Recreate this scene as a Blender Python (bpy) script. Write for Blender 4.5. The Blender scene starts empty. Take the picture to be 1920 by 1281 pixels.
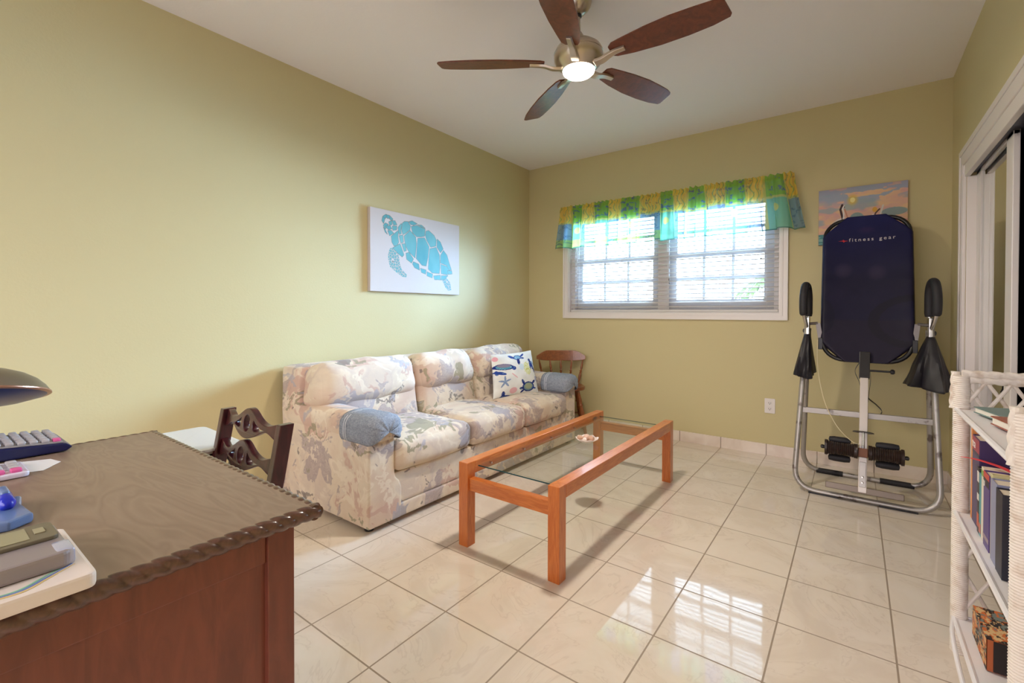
import bpy, bmesh, math, random
import numpy as np
from mathutils import Vector, Matrix, Euler, noise

PI = math.pi
R_ = math.radians
random.seed(4)
C = bpy.context.scene.collection
sc = bpy.context.scene

# ------------------------------------------------------------------ camera
cam_d = bpy.data.cameras.new('camera'); cam = bpy.data.objects.new('camera', cam_d); C.objects.link(cam)
sc.camera = cam
F_PX = 861.58
cam_d.sensor_width = 36.0
cam_d.lens = F_PX / 1920 * 36
cam_d.shift_x = -(971.89 - 960) / 1920
cam_d.shift_y = -(640.5 - 595.07) / 1920
cam_d.clip_start = 0.02
_yaw, _pitch, _roll = R_(-36.2054), R_(-0.6038), R_(0.1327)
_f = Vector((math.sin(_yaw)*math.cos(_pitch), math.cos(_yaw)*math.cos(_pitch), math.sin(_pitch)))
_r = Vector((math.cos(_yaw), -math.sin(_yaw), 0)); _u = _r.cross(_f)
_r2 = _r*math.cos(_roll) + _u*math.sin(_roll); _u2 = -_r*math.sin(_roll) + _u*math.cos(_roll)
cam.matrix_world = Matrix(((_r2.x, _u2.x, -_f.x, 2.7908), (_r2.y, _u2.y, -_f.y, 0.0), (_r2.z, _u2.z, -_f.z, 1.1004), (0, 0, 0, 1)))

# ------------------------------------------------------------------ world, exposure
w = bpy.data.worlds.new('sky'); sc.world = w; w.use_nodes = True
# cool bright sky beyond the window (+y), dimmer neutral fill entering by the added rear opening (-y)
_t = w.node_tree; _tc = _t.nodes.new('ShaderNodeTexCoord'); _sp = _t.nodes.new('ShaderNodeSeparateXYZ'); _t.links.new(_tc.outputs['Generated'], _sp.inputs[0])
_cr = _t.nodes.new('ShaderNodeValToRGB'); _cr.color_ramp.elements[0].position = .35; _cr.color_ramp.elements[1].position = .65
SKY_FAR = (8.0, 10.2, 12.8); SKY_NEAR = (5.5, 5.15, 5.4)
_mr = _t.nodes.new('ShaderNodeMapRange'); _mr.inputs[1].default_value = -.25; _mr.inputs[2].default_value = .25; _t.links.new(_sp.outputs[1], _mr.inputs[0])
_mx = _t.nodes.new('ShaderNodeMix'); _mx.data_type = 'RGBA'; _mx.inputs[6].default_value = (*SKY_NEAR, 1); _mx.inputs[7].default_value = (*SKY_FAR, 1)
_t.links.new(_mr.outputs[0], _mx.inputs[0]); 
_mz = _t.nodes.new('ShaderNodeMapRange'); _mz.inputs[1].default_value = -.10; _mz.inputs[2].default_value = .02; _mz.inputs[3].default_value = .22; _mz.inputs[4].default_value = 1.0
_t.links.new(_sp.outputs[2], _mz.inputs[0])
_ms = _t.nodes.new('ShaderNodeMix'); _ms.data_type = 'RGBA'; _ms.blend_type = 'MULTIPLY'; _ms.inputs[0].default_value = 1
_t.links.new(_mx.outputs[2], _ms.inputs[6]); _t.links.new(_mz.outputs[0], _ms.inputs[7]); _t.links.new(_ms.outputs[2], _t.nodes['Background'].inputs[0])
_t.nodes.remove(_cr)
vs = sc.view_settings
vs.view_transform = 'Standard'; vs.look = 'None'; vs.gamma = 1; vs.use_curve_mapping = False
vs.exposure = -0.08
sc.cycles.max_bounces = 10
sc.cycles.diffuse_bounces = 6
sc.cycles.transparent_max_bounces = 16
sc.cycles.sample_clamp_indirect = 6
sc.cycles.caustics_reflective = False
sc.cycles.caustics_refractive = False
FAN_POWER = 48.0
sund = bpy.data.lights.new('hazy_sun', 'SUN'); sund.energy = 84; sund.angle = R_(46); sund.color = (.40, .66, 1.0)
suno = bpy.data.objects.new('hazy_sun', sund); C.objects.link(suno); suno.location = (6, 9, 4)
suno.rotation_euler = Vector((-.33, -.935, -.14)).to_track_quat('-Z', 'Y').to_euler()

# ------------------------------------------------------------------ room numbers
W, D, H = 3.286, 4.004, 2.604
T = 0.33
GX, GY = 1.9165, 1.1970
NEAR = -1.3

# ------------------------------------------------------------------ materials
def lin(c):
    c = [x/255 for x in c]
    return tuple((x/12.92 if x <= 0.04045 else ((x+0.055)/1.055)**2.4) for x in c)
def mat(name, rgb, rough=0.5, metal=0.0, spec=0.5, **k):
    m = bpy.data.materials.new(name); m.use_nodes = True
    b = m.node_tree.nodes['Principled BSDF']
    b.inputs['Base Color'].default_value = (*lin(rgb), 1)
    b.inputs['Roughness'].default_value = rough
    b.inputs['Metallic'].default_value = metal
    b.inputs['Specular IOR Level'].default_value = spec
    for n, v in k.items(): b.inputs[n.replace('_', ' ')].default_value = v
    return m
class N:
    def __init__(s, m): s.m = m; s.t = m.node_tree; s.b = s.t.nodes['Principled BSDF']
    def n(s, typ, **k):
        x = s.t.nodes.new(typ)
        for a, v in k.items(): setattr(x, a, v)
        return x
    def l(s, a, b): s.t.links.new(a, b)
    def math(s, op, a, b=None, c=None):
        x = s.n('ShaderNodeMath', operation=op)
        for i, v in enumerate((a, b, c)):
            if v is None: continue
            if isinstance(v, (int, float)): x.inputs[i].default_value = v
            else: s.l(v, x.inputs[i])
        return x.outputs[0]
    def mix(s, f, a, b, blend='MIX'):
        x = s.n('ShaderNodeMix', data_type='RGBA', blend_type=blend)
        for i, v in ((0, f), (6, a), (7, b)):
            if isinstance(v, (int, float)): x.inputs[i].default_value = v
            elif isinstance(v, tuple): x.inputs[i].default_value = (*lin(v), 1)
            else: s.l(v, x.inputs[i])
        return x.outputs[2]
    def pos(s): return s.n('ShaderNodeNewGeometry').outputs['Position']
    def obj(s): return s.n('ShaderNodeTexCoord').outputs['Object']
    def noise(s, vec, scale, detail=3, rough=.5, dist=0.0, out=0):
        x = s.n('ShaderNodeTexNoise'); s.l(vec, x.inputs['Vector'])
        x.inputs['Scale'].default_value = scale; x.inputs['Detail'].default_value = detail
        x.inputs['Roughness'].default_value = rough; x.inputs['Distortion'].default_value = dist
        return x.outputs[out]
    def ramp(s, f, stops, interp='LINEAR'):
        x = s.n('ShaderNodeValToRGB'); x.color_ramp.interpolation = interp
        e = x.color_ramp.elements
        while len(e) < len(stops): e.new(0.5)
        for i, (p, c) in enumerate(stops):
            e[i].position = p; e[i].color = (*lin(c), 1) if isinstance(c, tuple) else (c, c, c, 1)
        s.l(f, x.inputs[0]); return x.outputs[0]
    def bump(s, h, strength=.3, dist=.01):
        x = s.n('ShaderNodeBump'); x.inputs['Strength'].default_value = strength; x.inputs['Distance'].default_value = dist
        s.l(h, x.inputs['Height']); s.l(x.outputs[0], s.b.inputs['Normal'])
    def scale(s, vec, v):
        x = s.n('ShaderNodeVectorMath', operation='MULTIPLY'); s.l(vec, x.inputs[0]); x.inputs[1].default_value = v
        return x.outputs[0]

M = {}
m = M['wall'] = mat('green_wall_paint', (205, 193, 149), .55, spec=.3); q = N(m)
q.bump(q.noise(q.pos(), 90, 3), .12, .004)
m = M['ceiling'] = mat('ceiling_paint', (240, 236, 238), .8, spec=.2); q = N(m); q.bump(q.noise(q.pos(), 70, 4), .15, .004)
M['trim'] = mat('white_trim_paint', (232, 226, 224), .3)
M['blind'] = mat('blind_white', (214, 210, 208), .4)
M['sash'] = mat('sash_paint', (196, 192, 192), .4)
M['black'] = mat('black_plastic', (22, 20, 24), .35)
M['chrome'] = mat('chrome', (200, 198, 196), .22, 1.0)
m = M['steel'] = mat('grey_steel_tube', (168, 163, 160), .38, .6); q = N(m)
q.l(q.mix(q.ramp(q.noise(q.pos(), 14, 4), [(.58, 0.), (.66, 1.)]), (174, 169, 165), (112, 102, 98)), q.b.inputs['Base Color'])
M['nickel'] = mat('brushed_nickel', (196, 184, 168), .28, 1.0)

def grid_mask(q, width, use_z=False):
    s = q.n('ShaderNodeSeparateXYZ'); q.l(q.pos(), s.inputs[0])
    def f(o, g):
        a = q.math('FRACT', q.math('DIVIDE', q.math('SUBTRACT', o, g), T))
        d = q.math('MINIMUM', a, q.math('SUBTRACT', 1.0, a))
        return q.math('LESS_THAN', d, width/T/2)
    return f(s.outputs[0], GX), f(s.outputs[1], GY)
m = M['tile'] = mat('glossy_floor_tile', (226, 214, 200), .06); q = N(m)
gx, gy = grid_mask(q, .0055); g = q.math('MAXIMUM', gx, gy)
warp = q.noise(q.pos(), 2.2, 4, .6, 2.2)
vein = q.ramp(warp, [(.38, (225, 212, 198)), (.485, (230, 218, 205)), (.5, (222, 209, 196)), (.515, (230, 218, 205)), (.65, (233, 222, 210))])
sn = q.n('ShaderNodeVectorMath', operation='SNAP'); q.l(q.pos(), sn.inputs[0]); sn.inputs[1].default_value = (T, T, 9)
col = q.mix(g, vein, (158, 142, 126))
q.l(col, q.b.inputs['Base Color'])
q.l(q.math('ADD', q.math('MULTIPLY', g, .6), .045), q.b.inputs['Roughness'])
h = q.math('SUBTRACT', q.math('MULTIPLY', q.noise(q.pos(), 5, 2), .35), q.math('MULTIPLY', g, .5))
q.bump(h, .25, .006)
for nm, ax in (('base_far', 0), ('base_side', 1)):
    m = M[nm] = mat('baseboard_tile_' + nm, (228, 214, 202), .12); q = N(m)
    q.l(q.mix(grid_mask(q, .006)[ax], q.ramp(q.noise(q.pos(), 5, 3, .5, 1.), [(.35, (222, 206, 194)), (.6, (233, 221, 210))]), (150, 136, 122)), q.b.inputs['Base Color'])

def wood(name, c1, c2, scale, axis_scale, rough=.3, dark=None, coat=0.0):
    m = mat(name, c1, rough); q = N(m)
    v = q.scale(q.pos() if dark is None else q.pos(), axis_scale)
    n = q.noise(v, scale, 5, .6, 1.2)
    col = q.ramp(n, [(.35, c1), (.65, c2)])
    if dark:
        k = q.n('ShaderNodeTexVoronoi'); q.l(q.scale(q.pos(), tuple(.55 if a < 1.01 else 1.6 for a in axis_scale)), k.inputs['Vector']); k.inputs['Scale'].default_value = 4.2
        col = q.mix(q.ramp(k.outputs['Distance'], [(.05, 1.), (.11, 0.)]), col, dark)
    q.l(col, q.b.inputs['Base Color']); q.b.inputs['Coat Weight'].default_value = coat; q.b.inputs['Coat Roughness'].default_value = .12
    q.bump(n, .08, .003)
    return m
M['pine_y'] = wood('pine_along', (194, 102, 44), (216, 130, 64), 12, (6, .7, 6), .28, (96, 44, 22), .4)
M['pine_x'] = wood('pine_across', (188, 98, 42), (212, 126, 62), 12, (.7, 6, 6), .28, (96, 44, 22), .4)
M['pine_z'] = wood('pine_upright', (190, 98, 40), (210, 122, 56), 12, (6, 6, .7), .28, None, .4)
M['maple'] = wood('turned_maple', (118, 62, 28), (146, 82, 38), 10, (3, 3, 3), .3, None, .3)
M['mahogany'] = wood('dark_mahogany', (52, 18, 22), (74, 24, 30), 10, (4, 4, 1), .3, None, .4)
M['desk_side'] = wood('desk_side_wood', (104, 54, 42), (124, 66, 50), 6, (5, 5, .8), .35, None, .15)
m = M['desk_top'] = mat('desk_top_laminate', (138, 116, 100), .36); q = N(m)
v = q.scale(q.pos(), (1.0, 4.2, 1)); n1 = q.noise(v, 2.4, 2, .5, 1.6)
wv = q.math('FRACT', q.math('MULTIPLY', n1, 9.0))
wv = q.math('ABSOLUTE', q.math('SUBTRACT', q.math('MULTIPLY', wv, 2.), 1.))
fine = q.noise(q.scale(q.pos(), (30, 260, 1)), 1, 3)
col = q.mix(q.math('MULTIPLY', wv, .6), (132, 108, 92), (156, 134, 114))
q.l(q.mix(q.math('MULTIPLY', fine, .35), col, (116, 96, 82)), q.b.inputs['Base Color'])
M['blade'] = wood('fan_blade_wood', (88, 42, 26), (116, 58, 36), 8, (3, 3, 3), .35, None, .2)

# sofa fabric
m = M['fabric'] = mat('sofa_fabric', (210, 190, 170), .85, spec=.2); q = N(m)
p = q.pos()
warpv = q.n('ShaderNodeVectorMath', operation='ADD')
wn = q.noise(p, 5.5, 3, .6, .8, out=1)
ws = q.scale(wn, (.26, .26, .26)); q.l(p, warpv.inputs[0]); q.l(ws, warpv.inputs[1])
wp = warpv.outputs[0]
base = q.ramp(q.noise(wp, 2.6, 2, .5), [(.34, (206, 180, 162)), (.42, (216, 196, 176)), (.5, (222, 208, 188)), (.58, (208, 192, 178)), (.66, (220, 204, 184))])
def patch(scale, off, lo, hi, det=2.5):
    mp = q.n('ShaderNodeVectorMath', operation='ADD'); q.l(wp, mp.inputs[0]); mp.inputs[1].default_value = off
    return q.ramp(q.noise(mp.outputs[0], scale, det, .55, .8), [(lo, 0.), (hi, 1.)])
stripes = q.ramp(q.noise(q.scale(wp, (6, 6, 40)), 3, 3), [(.4, (160, 144, 146)), (.6, (180, 166, 162))])
col = q.mix(q.math('MULTIPLY', patch(3.6, (3, 1, 7), .57, .585), .78), base, stripes)
col = q.mix(q.math('MULTIPLY', patch(3.4, (13, 4, 2), .60, .62), .78), col, (200, 166, 152))
col = q.mix(q.math('MULTIPLY', patch(4.2, (7, 9, 1), .62, .635), .78), col, (148, 142, 116))
col = q.mix(q.math('MULTIPLY', patch(5.2, (1, 19, 4), .65, .66), .78), col, (120, 110, 106))
col = q.mix(q.math('MULTIPLY', patch(3.6, (31, 2, 5), .60, .62), .78), col, (172, 168, 178))
sw = q.n('ShaderNodeTexWave', wave_type='RINGS'); sw.inputs['Scale'].default_value = 2.2; sw.inputs['Distortion'].default_value = 14; sw.inputs['Detail'].default_value = 3; sw.inputs['Detail Scale'].default_value = 1.6
q.l(wp, sw.inputs['Vector'])
wisp = q.math('MULTIPLY', q.ramp(sw.outputs[1], [(.80, 0.), (.90, 1.)]), patch(4.0, (5, 5, 15), .46, .54))
col = q.mix(q.math('MULTIPLY', wisp, .7), col, (230, 218, 200))
q.l(col, q.b.inputs['Base Color']); q.b.inputs['Sheen Weight'].default_value = .15
q.bump(q.noise(p, 260, 2), .25, .002)
m = M['towel'] = mat('terry_towel', (142, 150, 164), .95, spec=.1); q = N(m); q.bump(q.noise(q.pos(), 330, 2), .6, .004)
q.l(q.ramp(q.noise(q.pos(), 120, 3), [(.3, (128, 136, 150)), (.7, (160, 167, 180))]), q.b.inputs['Base Color'])
M['towel_stripe'] = mat('towel_stripe', (206, 210, 218), .95, spec=.1)
m = M['wicker'] = mat('white_wicker', (226, 216, 206), .5); q = N(m)
q.l(q.ramp(q.noise(q.pos(), 30, 4), [(.3, (206, 190, 176)), (.5, (230, 222, 214))]), q.b.inputs['Base Color'])
M['shelf_white'] = mat('white_shelf_paint', (232, 228, 230), .35)
m = M['board_cloth'] = mat('navy_nylon', (20, 20, 52), .5, spec=.45); q = N(m)
q.l(q.ramp(q.noise(q.pos(), 3.5, 3), [(.35, (18, 17, 44)), (.7, (30, 26, 58))]), q.b.inputs['Base Color']); q.bump(q.noise(q.pos(), 300, 2), .2, .002)
M['foam'] = mat('black_foam', (30, 28, 34), .6)
M['nylon_bag'] = mat('black_nylon_bag', (24, 21, 30), .5)
m = M['mirror'] = mat('mirror', (225, 228, 225), .01, 1.0)
M['dark'] = mat('closet_shade_colour', (34, 26, 44), .9)  # darkness of the unlit closet put into its wall colour
def thin_glass(name, tint, refl=1.0):
    m = bpy.data.materials.new(name); m.use_nodes = True; t = m.node_tree
    t.nodes.remove(t.nodes['Principled BSDF'])
    tr = t.nodes.new('ShaderNodeBsdfTransparent'); tr.inputs[0].default_value = (*tint, 1)
    gl = t.nodes.new('ShaderNodeBsdfGlossy'); gl.inputs['Roughness'].default_value = 0.01
    fr = t.nodes.new('ShaderNodeFresnel'); fr.inputs[0].default_value = 1.5
    mx = t.nodes.new('ShaderNodeMixShader')
    t.links.new(fr.outputs[0], mx.inputs[0]); t.links.new(tr.outputs[0], mx.inputs[1]); t.links.new(gl.outputs[0], mx.inputs[2])
    t.links.new(mx.outputs[0], t.nodes['Material Output'].inputs[0]); return m
M['pane'] = thin_glass('window_glass', (.97, .99, .98))
M['table_glass'] = thin_glass('table_glass', (.90, .97, .95))
M['glass_edge'] = mat('glass_edge', (34, 74, 78), .15)
def col_mat(name, rough=.6, translucent=0.0, transp=0.0):
    m = mat(name, (200, 200, 200), rough, spec=.25); q = N(m)
    a = q.n('ShaderNodeVertexColor'); a.layer_name = 'Col'; q.l(a.outputs[0], q.b.inputs['Base Color'])
    out = q.t.nodes['Material Output']
    if translucent:
        tr = q.n('ShaderNodeBsdfTranslucent'); q.l(a.outputs[0], tr.inputs[0])
        mx = q.n('ShaderNodeMixShader'); mx.inputs[0].default_value = translucent; q.l(q.b.outputs[0], mx.inputs[1]); q.l(tr.outputs[0], mx.inputs[2])
        tp = q.n('ShaderNodeBsdfTransparent'); q.l(q.mix(.22, (255, 255, 255), a.outputs[0]), tp.inputs[0])
        m2 = q.n('ShaderNodeMixShader'); m2.inputs[0].default_value = transp; q.l(mx.outputs[0], m2.inputs[1]); q.l(tp.outputs[0], m2.inputs[2])
        q.l(m2.outputs[0], out.inputs[0])
    return m
M['paint'] = col_mat('painted_canvas', .6)
M['print'] = col_mat('printed_cotton', .85)
M['valance'] = col_mat('sheer_valance_cotton', .9, .5, .34)

# ------------------------------------------------------------------ builders
def tag(o, label=None, cat=None, group=None, kind=None):
    if label: o['label'] = label
    if cat: o['category'] = cat
    if group: o['group'] = group
    if kind: o['kind'] = kind
    return o
def thing(name, loc, label, cat, group=None):
    o = bpy.data.objects.new(name, None); o.empty_display_size = .05; C.objects.link(o); o.location = loc
    return tag(o, label, cat, group)
def root_off(p):
    v = Vector((0, 0, 0))
    while p: v += p.location; p = p.parent
    return v
def frame(d):
    d = d.normalized(); a = Vector((0, 0, 1)) if abs(d.z) < .9 else Vector((1, 0, 0))
    u = d.cross(a).normalized(); return u, d.cross(u).normalized()
class MB:
    def __init__(s): s.v = []; s.f = []; s.xf = None
    def add(s, vs, fs):
        o = len(s.v)
        s.v += [tuple(s.xf @ Vector(a)) if s.xf else tuple(a) for a in vs]; s.f += [tuple(i+o for i in f) for f in fs]; return s
    def box(s, x0, x1, y0, y1, z0, z1):
        vs = [(x, y, z) for x in (x0, x1) for y in (y0, y1) for z in (z0, z1)]
        return s.add(vs, [(0,1,3,2),(4,6,7,5),(0,4,5,1),(2,3,7,6),(0,2,6,4),(1,5,7,3)])
    def bar(s, p, q, w, h, up=(0, 0, 1)):
        p, q = Vector(p), Vector(q); d = (q-p).normalized(); u = d.cross(Vector(up)).normalized(); n = u.cross(d)
        vs = [e + u*a*w/2 + n*b*h/2 for e in (p, q) for a, b in ((-1,-1),(1,-1),(1,1),(-1,1))]
        return s.add(vs, [(0,3,2,1),(4,5,6,7),(0,1,5,4),(1,2,6,5),(2,3,7,6),(3,0,4,7)])
    def tube(s, path, r, n=12, closed=False, caps=True):
        path = [Vector(p) for p in path]; m = len(path); rr = r if hasattr(r, '__len__') else [r]*m
        vs = []; u = None
        for i, p in enumerate(path):
            a = path[(i-1) % m] if (closed or i) else p; b = path[(i+1) % m] if (closed or i < m-1) else p
            d = (b-a).normalized()
            if u is None: u, v_ = frame(d)
            u = (u - d*u.dot(d)).normalized(); v_ = d.cross(u)
            vs += [p + (u*math.cos(t) + v_*math.sin(t))*rr[i] for t in (2*PI*k/n for k in range(n))]
        fs = []
        for i in range(m if closed else m-1):
            j = (i+1) % m
            fs += [(i*n+k, i*n+(k+1) % n, j*n+(k+1) % n, j*n+k) for k in range(n)]
        if not closed and caps: fs += [tuple(range(n))[::-1], tuple((m-1)*n+k for k in range(n))]
        return s.add(vs, fs)
    def lathe(s, p, axis, prof, n=24):
        p = Vector(p); d = Vector(axis).normalized(); u, v_ = frame(d); vs = []; m = len(prof)
        for r, t in prof: vs += [p + d*t + (u*math.cos(a) + v_*math.sin(a))*max(r, 1e-4) for a in (2*PI*k/n for k in range(n))]
        fs = [(i*n+k, i*n+(k+1) % n, (i+1)*n+(k+1) % n, (i+1)*n+k) for i in range(m-1) for k in range(n)]
        fs += [tuple(range(n))[::-1], tuple((m-1)*n+k for k in range(n))]
        return s.add(vs, fs)
    def prism(s, poly, to3, t):   # poly in 2D, to3(a, b, c) maps to 3D with c thickness
        n = len(poly); vs = [to3(a, b, 0) for a, b in poly] + [to3(a, b, t) for a, b in poly]
        return s.add(vs, [tuple(range(n))[::-1], tuple(range(n, 2*n))] + [(i, (i+1) % n, n+(i+1) % n, n+i) for i in range(n)])
    def rope(s, p, q, r, pitch, n=14, lobes=3, depth=.25, step=None):
        p, q = Vector(p), Vector(q); L = (q-p).length; m = max(4, int(L/(step or pitch/8))); d = (q-p)/L; u, v_ = frame(d); vs = []
        for i in range(m+1):
            for k in range(n):
                a = 2*PI*k/n; rad = r*(1 - depth + depth*abs(math.cos(lobes/2*(a - 2*PI*(L*i/m)/(pitch*lobes))))**.6)
                vs.append(p + d*L*i/m + (u*math.cos(a) + v_*math.sin(a))*rad)
        fs = [(i*n+k, i*n+(k+1) % n, (i+1)*n+(k+1) % n, (i+1)*n+k) for i in range(m) for k in range(n)]
        fs += [tuple(range(n))[::-1], tuple(m*n+k for k in range(n))]
        return s.add(vs, fs)
    def rbox(s, c, half, r, bulge=(0, 0, 0), n=14, wob=0, seed=0, xf=None):
        c = Vector(c); hx = Vector(half); keep = {}; vs = []; fs = []
        def key(p): return tuple(round(a, 4) for a in p)
        def vert(p):
            k = key(p)
            if k in keep: return keep[k]
            P = Vector(p)
            inner = Vector([max(-(h-r), min(h-r, a*h)) for a, h in zip(P, hx)])
            raw = Vector([a*h for a, h in zip(P, hx)])
            d = raw - inner
            out = inner + (d.normalized()*r if d.length > 1e-9 else d)
            for ax in range(3):
                o1, o2 = (ax+1) % 3, (ax+2) % 3
                out[ax] += bulge[ax]*P[ax]*(1-P[o1]**2)*(1-P[o2]**2)
            if wob:
                q_ = (out+c)*7 + Vector((seed*3.1, seed, 0)); out += out.normalized()*wob*noise.noise(q_)
            if xf: out = xf @ out
            keep[k] = len(vs); vs.append(out + c); return keep[k]
        for ax in range(3):
            for sg in (-1, 1):
                for i in range(n):
                    for j in range(n):
                        qd = []
                        for a, b in ((i, j), (i+1, j), (i+1, j+1), (i, j+1)):
                            # denser near the edges
                            e = [math.sin((2*t/n-1)*PI/2) for t in (a, b)]
                            P = [0, 0, 0]; P[ax] = sg; P[(ax+1) % 3] = e[0]; P[(ax+2) % 3] = e[1]; qd.append(vert(P))
                        fs.append(tuple(qd if sg > 0 else qd[::-1]))
        return s.add(vs, fs)
    def build(s, name, m, parent=None, smooth=False, bevel=0, seg=2, solid=0, sub=0, label=None):
        off = root_off(parent)
        me = bpy.data.meshes.new(name); me.from_pydata([(a[0]-off.x, a[1]-off.y, a[2]-off.z) for a in s.v], [], s.f)
        for x in (m if isinstance(m, (list, tuple)) else [m]): me.materials.append(M[x] if isinstance(x, str) else x)
        me.validate(); me.update()
        bm = bmesh.new(); bm.from_mesh(me); bmesh.ops.recalc_face_normals(bm, faces=bm.faces)
        if bevel: bmesh.ops.bevel(bm, geom=[e for e in bm.edges if len(e.link_faces) == 2 and e.calc_face_angle(0) > .6], offset=bevel, segments=seg, affect='EDGES', profile=.6)
        bm.to_mesh(me); bm.free()
        if smooth: me.polygons.foreach_set('use_smooth', [True]*len(me.polygons))
        o = bpy.data.objects.new(name, me); C.objects.link(o); o.parent = parent
        if solid:
            md = o.modifiers.new('s', 'SOLIDIFY'); md.thickness = solid; md.offset = 0
        if sub: md = o.modifiers.new('u', 'SUBSURF'); md.levels = md.render_levels = sub
        if smooth and bevel == 0:
            try: me.set_sharp_from_angle(angle=R_(40))
            except Exception: pass
        if label: o['label'] = label
        return o
def struct(name, mb, m, **k):
    o = mb.build(name, m, **k); o['kind'] = 'structure'; return o
def copy_tree(o, parent=None):
    c = o.copy(); C.objects.link(c); c.parent = parent
    for ch in list(o.children): copy_tree(ch, c)
    return c
def arc(c, r, a0, a1, n, ax1, ax2):
    c, ax1, ax2 = Vector(c), Vector(ax1), Vector(ax2)
    return [c + ax1*math.cos(a0+(a1-a0)*i/n)*r + ax2*math.sin(a0+(a1-a0)*i/n)*r for i in range(n+1)]
def smooth_path(pts, per=6):
    P = [Vector(p) for p in pts]; P = [2*P[0]-P[1]] + P + [2*P[-1]-P[-2]]; o = []
    for i in range(1, len(P)-2):
        for k in range(per):
            t = k/per; a, b, c_, d = P[i-1:i+3]
            o.append(.5*((2*b) + (c_-a)*t + (2*a-5*b+4*c_-d)*t*t + (3*b-a-3*c_+d)*t**3))
    return o + [P[-2]]
def rounded_rect(x0, x1, y0, y1, r, n=6):
    o = []
    for cx, cy, a in ((x1-r, y1-r, 0), (x0+r, y1-r, 90), (x0+r, y0+r, 180), (x1-r, y0+r, 270)):
        o += [(cx+r*math.cos(R_(a+90*i/n)), cy+r*math.sin(R_(a+90*i/n))) for i in range(n+1)]
    return o
# painted grids -------------------------------------------------------------
def paint_grid(name, P, nu, nv, colour, parent, mat_, smooth=True, closed_back=None):
    """P(u,v) arrays -> x,y,z ; colour(u,v) -> rgb 0..255 arrays"""
    off = root_off(parent)
    u, v = np.meshgrid(np.linspace(0, 1, nu), np.linspace(0, 1, nv)); u = u.ravel(); v = v.ravel()
    x, y, z = P(u, v); co = np.stack([x-off.x, y-off.y, z-off.z], 1)
    i = np.arange(nu-1)[None, :] + nu*np.arange(nv-1)[:, None]; i = i.ravel()
    f = np.stack([i, i+1, i+1+nu, i+nu], 1)
    me = bpy.data.meshes.new(name); me.vertices.add(len(co)); me.vertices.foreach_set('co', co.ravel())
    me.loops.add(f.size); me.loops.foreach_set('vertex_index', f.ravel().astype(np.int32))
    me.polygons.add(len(f)); me.polygons.foreach_set('loop_start', np.arange(0, f.size, 4, dtype=np.int32))
    try: me.polygons.foreach_set('loop_total', np.full(len(f), 4, dtype=np.int32))
    except Exception: pass
    me.update(); me.validate()
    if smooth: me.polygons.foreach_set('use_smooth', [True]*len(f))
    c = np.clip(np.asarray(colour(u, v), float), 0, 255)/255
    c = np.where(c <= .04045, c/12.92, ((c+.055)/1.055)**2.4)
    a = me.color_attributes.new('Col', 'FLOAT_COLOR', 'POINT'); a.data.foreach_set('color', np.concatenate([c, np.ones((len(c), 1))], 1).ravel())
    me.materials.append(M[mat_]); o = bpy.data.objects.new(name, me); C.objects.link(o); o.parent = parent
    return o
def in_poly(x, y, poly):
    r = np.zeros(x.shape, bool); n = len(poly)
    for i in range(n):
        x1, y1 = poly[i]; x2, y2 = poly[(i+1) % n]
        if y1 == y2: continue
        r ^= ((y1 > y) != (y2 > y)) & (x < (x2-x1)*(y-y1)/(y2-y1)+x1)
    return r
def seg_dist(x, y, poly, closed=True):
    d = np.full(x.shape, 1e9); n = len(poly)
    for i in range(n if closed else n-1):
        x1, y1 = poly[i]; x2, y2 = poly[(i+1) % n]; L = (x2-x1)**2+(y2-y1)**2+1e-9
        t = np.clip(((x-x1)*(x2-x1)+(y-y1)*(y2-y1))/L, 0, 1)
        d = np.minimum(d, np.hypot(x-x1-t*(x2-x1), y-y1-t*(y2-y1)))
    return d
def vnoise(x, y, seed=0):
    rs = np.random.RandomState(seed); g = rs.rand(64, 64)
    xi, yi = np.floor(x).astype(int), np.floor(y).astype(int); fx, fy = x-xi, y-yi; fx = fx*fx*(3-2*fx); fy = fy*fy*(3-2*fy)
    a = g[xi % 64, yi % 64]; b = g[(xi+1) % 64, yi % 64]; c = g[xi % 64, (yi+1) % 64]; d = g[(xi+1) % 64, (yi+1) % 64]
    return (a*(1-fx)+b*fx)*(1-fy)+(c*(1-fx)+d*fx)*fy
def fbm(x, y, seed=0): return (vnoise(x, y, seed)*.55 + vnoise(x*2.1, y*2.1, seed+1)*.28 + vnoise(x*4.3, y*4.3, seed+2)*.17)
def cells(x, y, s, seed=0):
    rs = np.random.RandomState(seed); d1 = np.full(x.shape, 9.); d2 = np.full(x.shape, 9.); g = rs.rand(40, 40, 2)
    xi, yi = np.floor(x/s).astype(int), np.floor(y/s).astype(int)
    for a in (-1, 0, 1):
        for b in (-1, 0, 1):
            q_ = g[(xi+a) % 40, (yi+b) % 40]; d = np.hypot(x/s-xi-a-q_[..., 0], y/s-yi-b-q_[..., 1])
            d2 = np.minimum(d2, np.maximum(d1, d)); d1 = np.minimum(d1, d)
    return d2-d1
def setc(c, mask, rgb, a=1.0):
    mk = (mask*a)[:, None].astype(float); c[:] = c*(1-mk) + np.array(rgb, float)*mk

# ================================================================== SETTING
TK = .12
struct('floor', MB().box(-TK, W+1.0, NEAR-.6, D+TK, -.1, 0), 'tile')
struct('ceiling', MB().box(-TK, W+1.0, NEAR-.6, D+TK, H, H+.1), 'ceiling')
struct('wall_left', MB().box(-TK, 0, NEAR-.12, D+TK, 0, H), 'wall')
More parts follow.
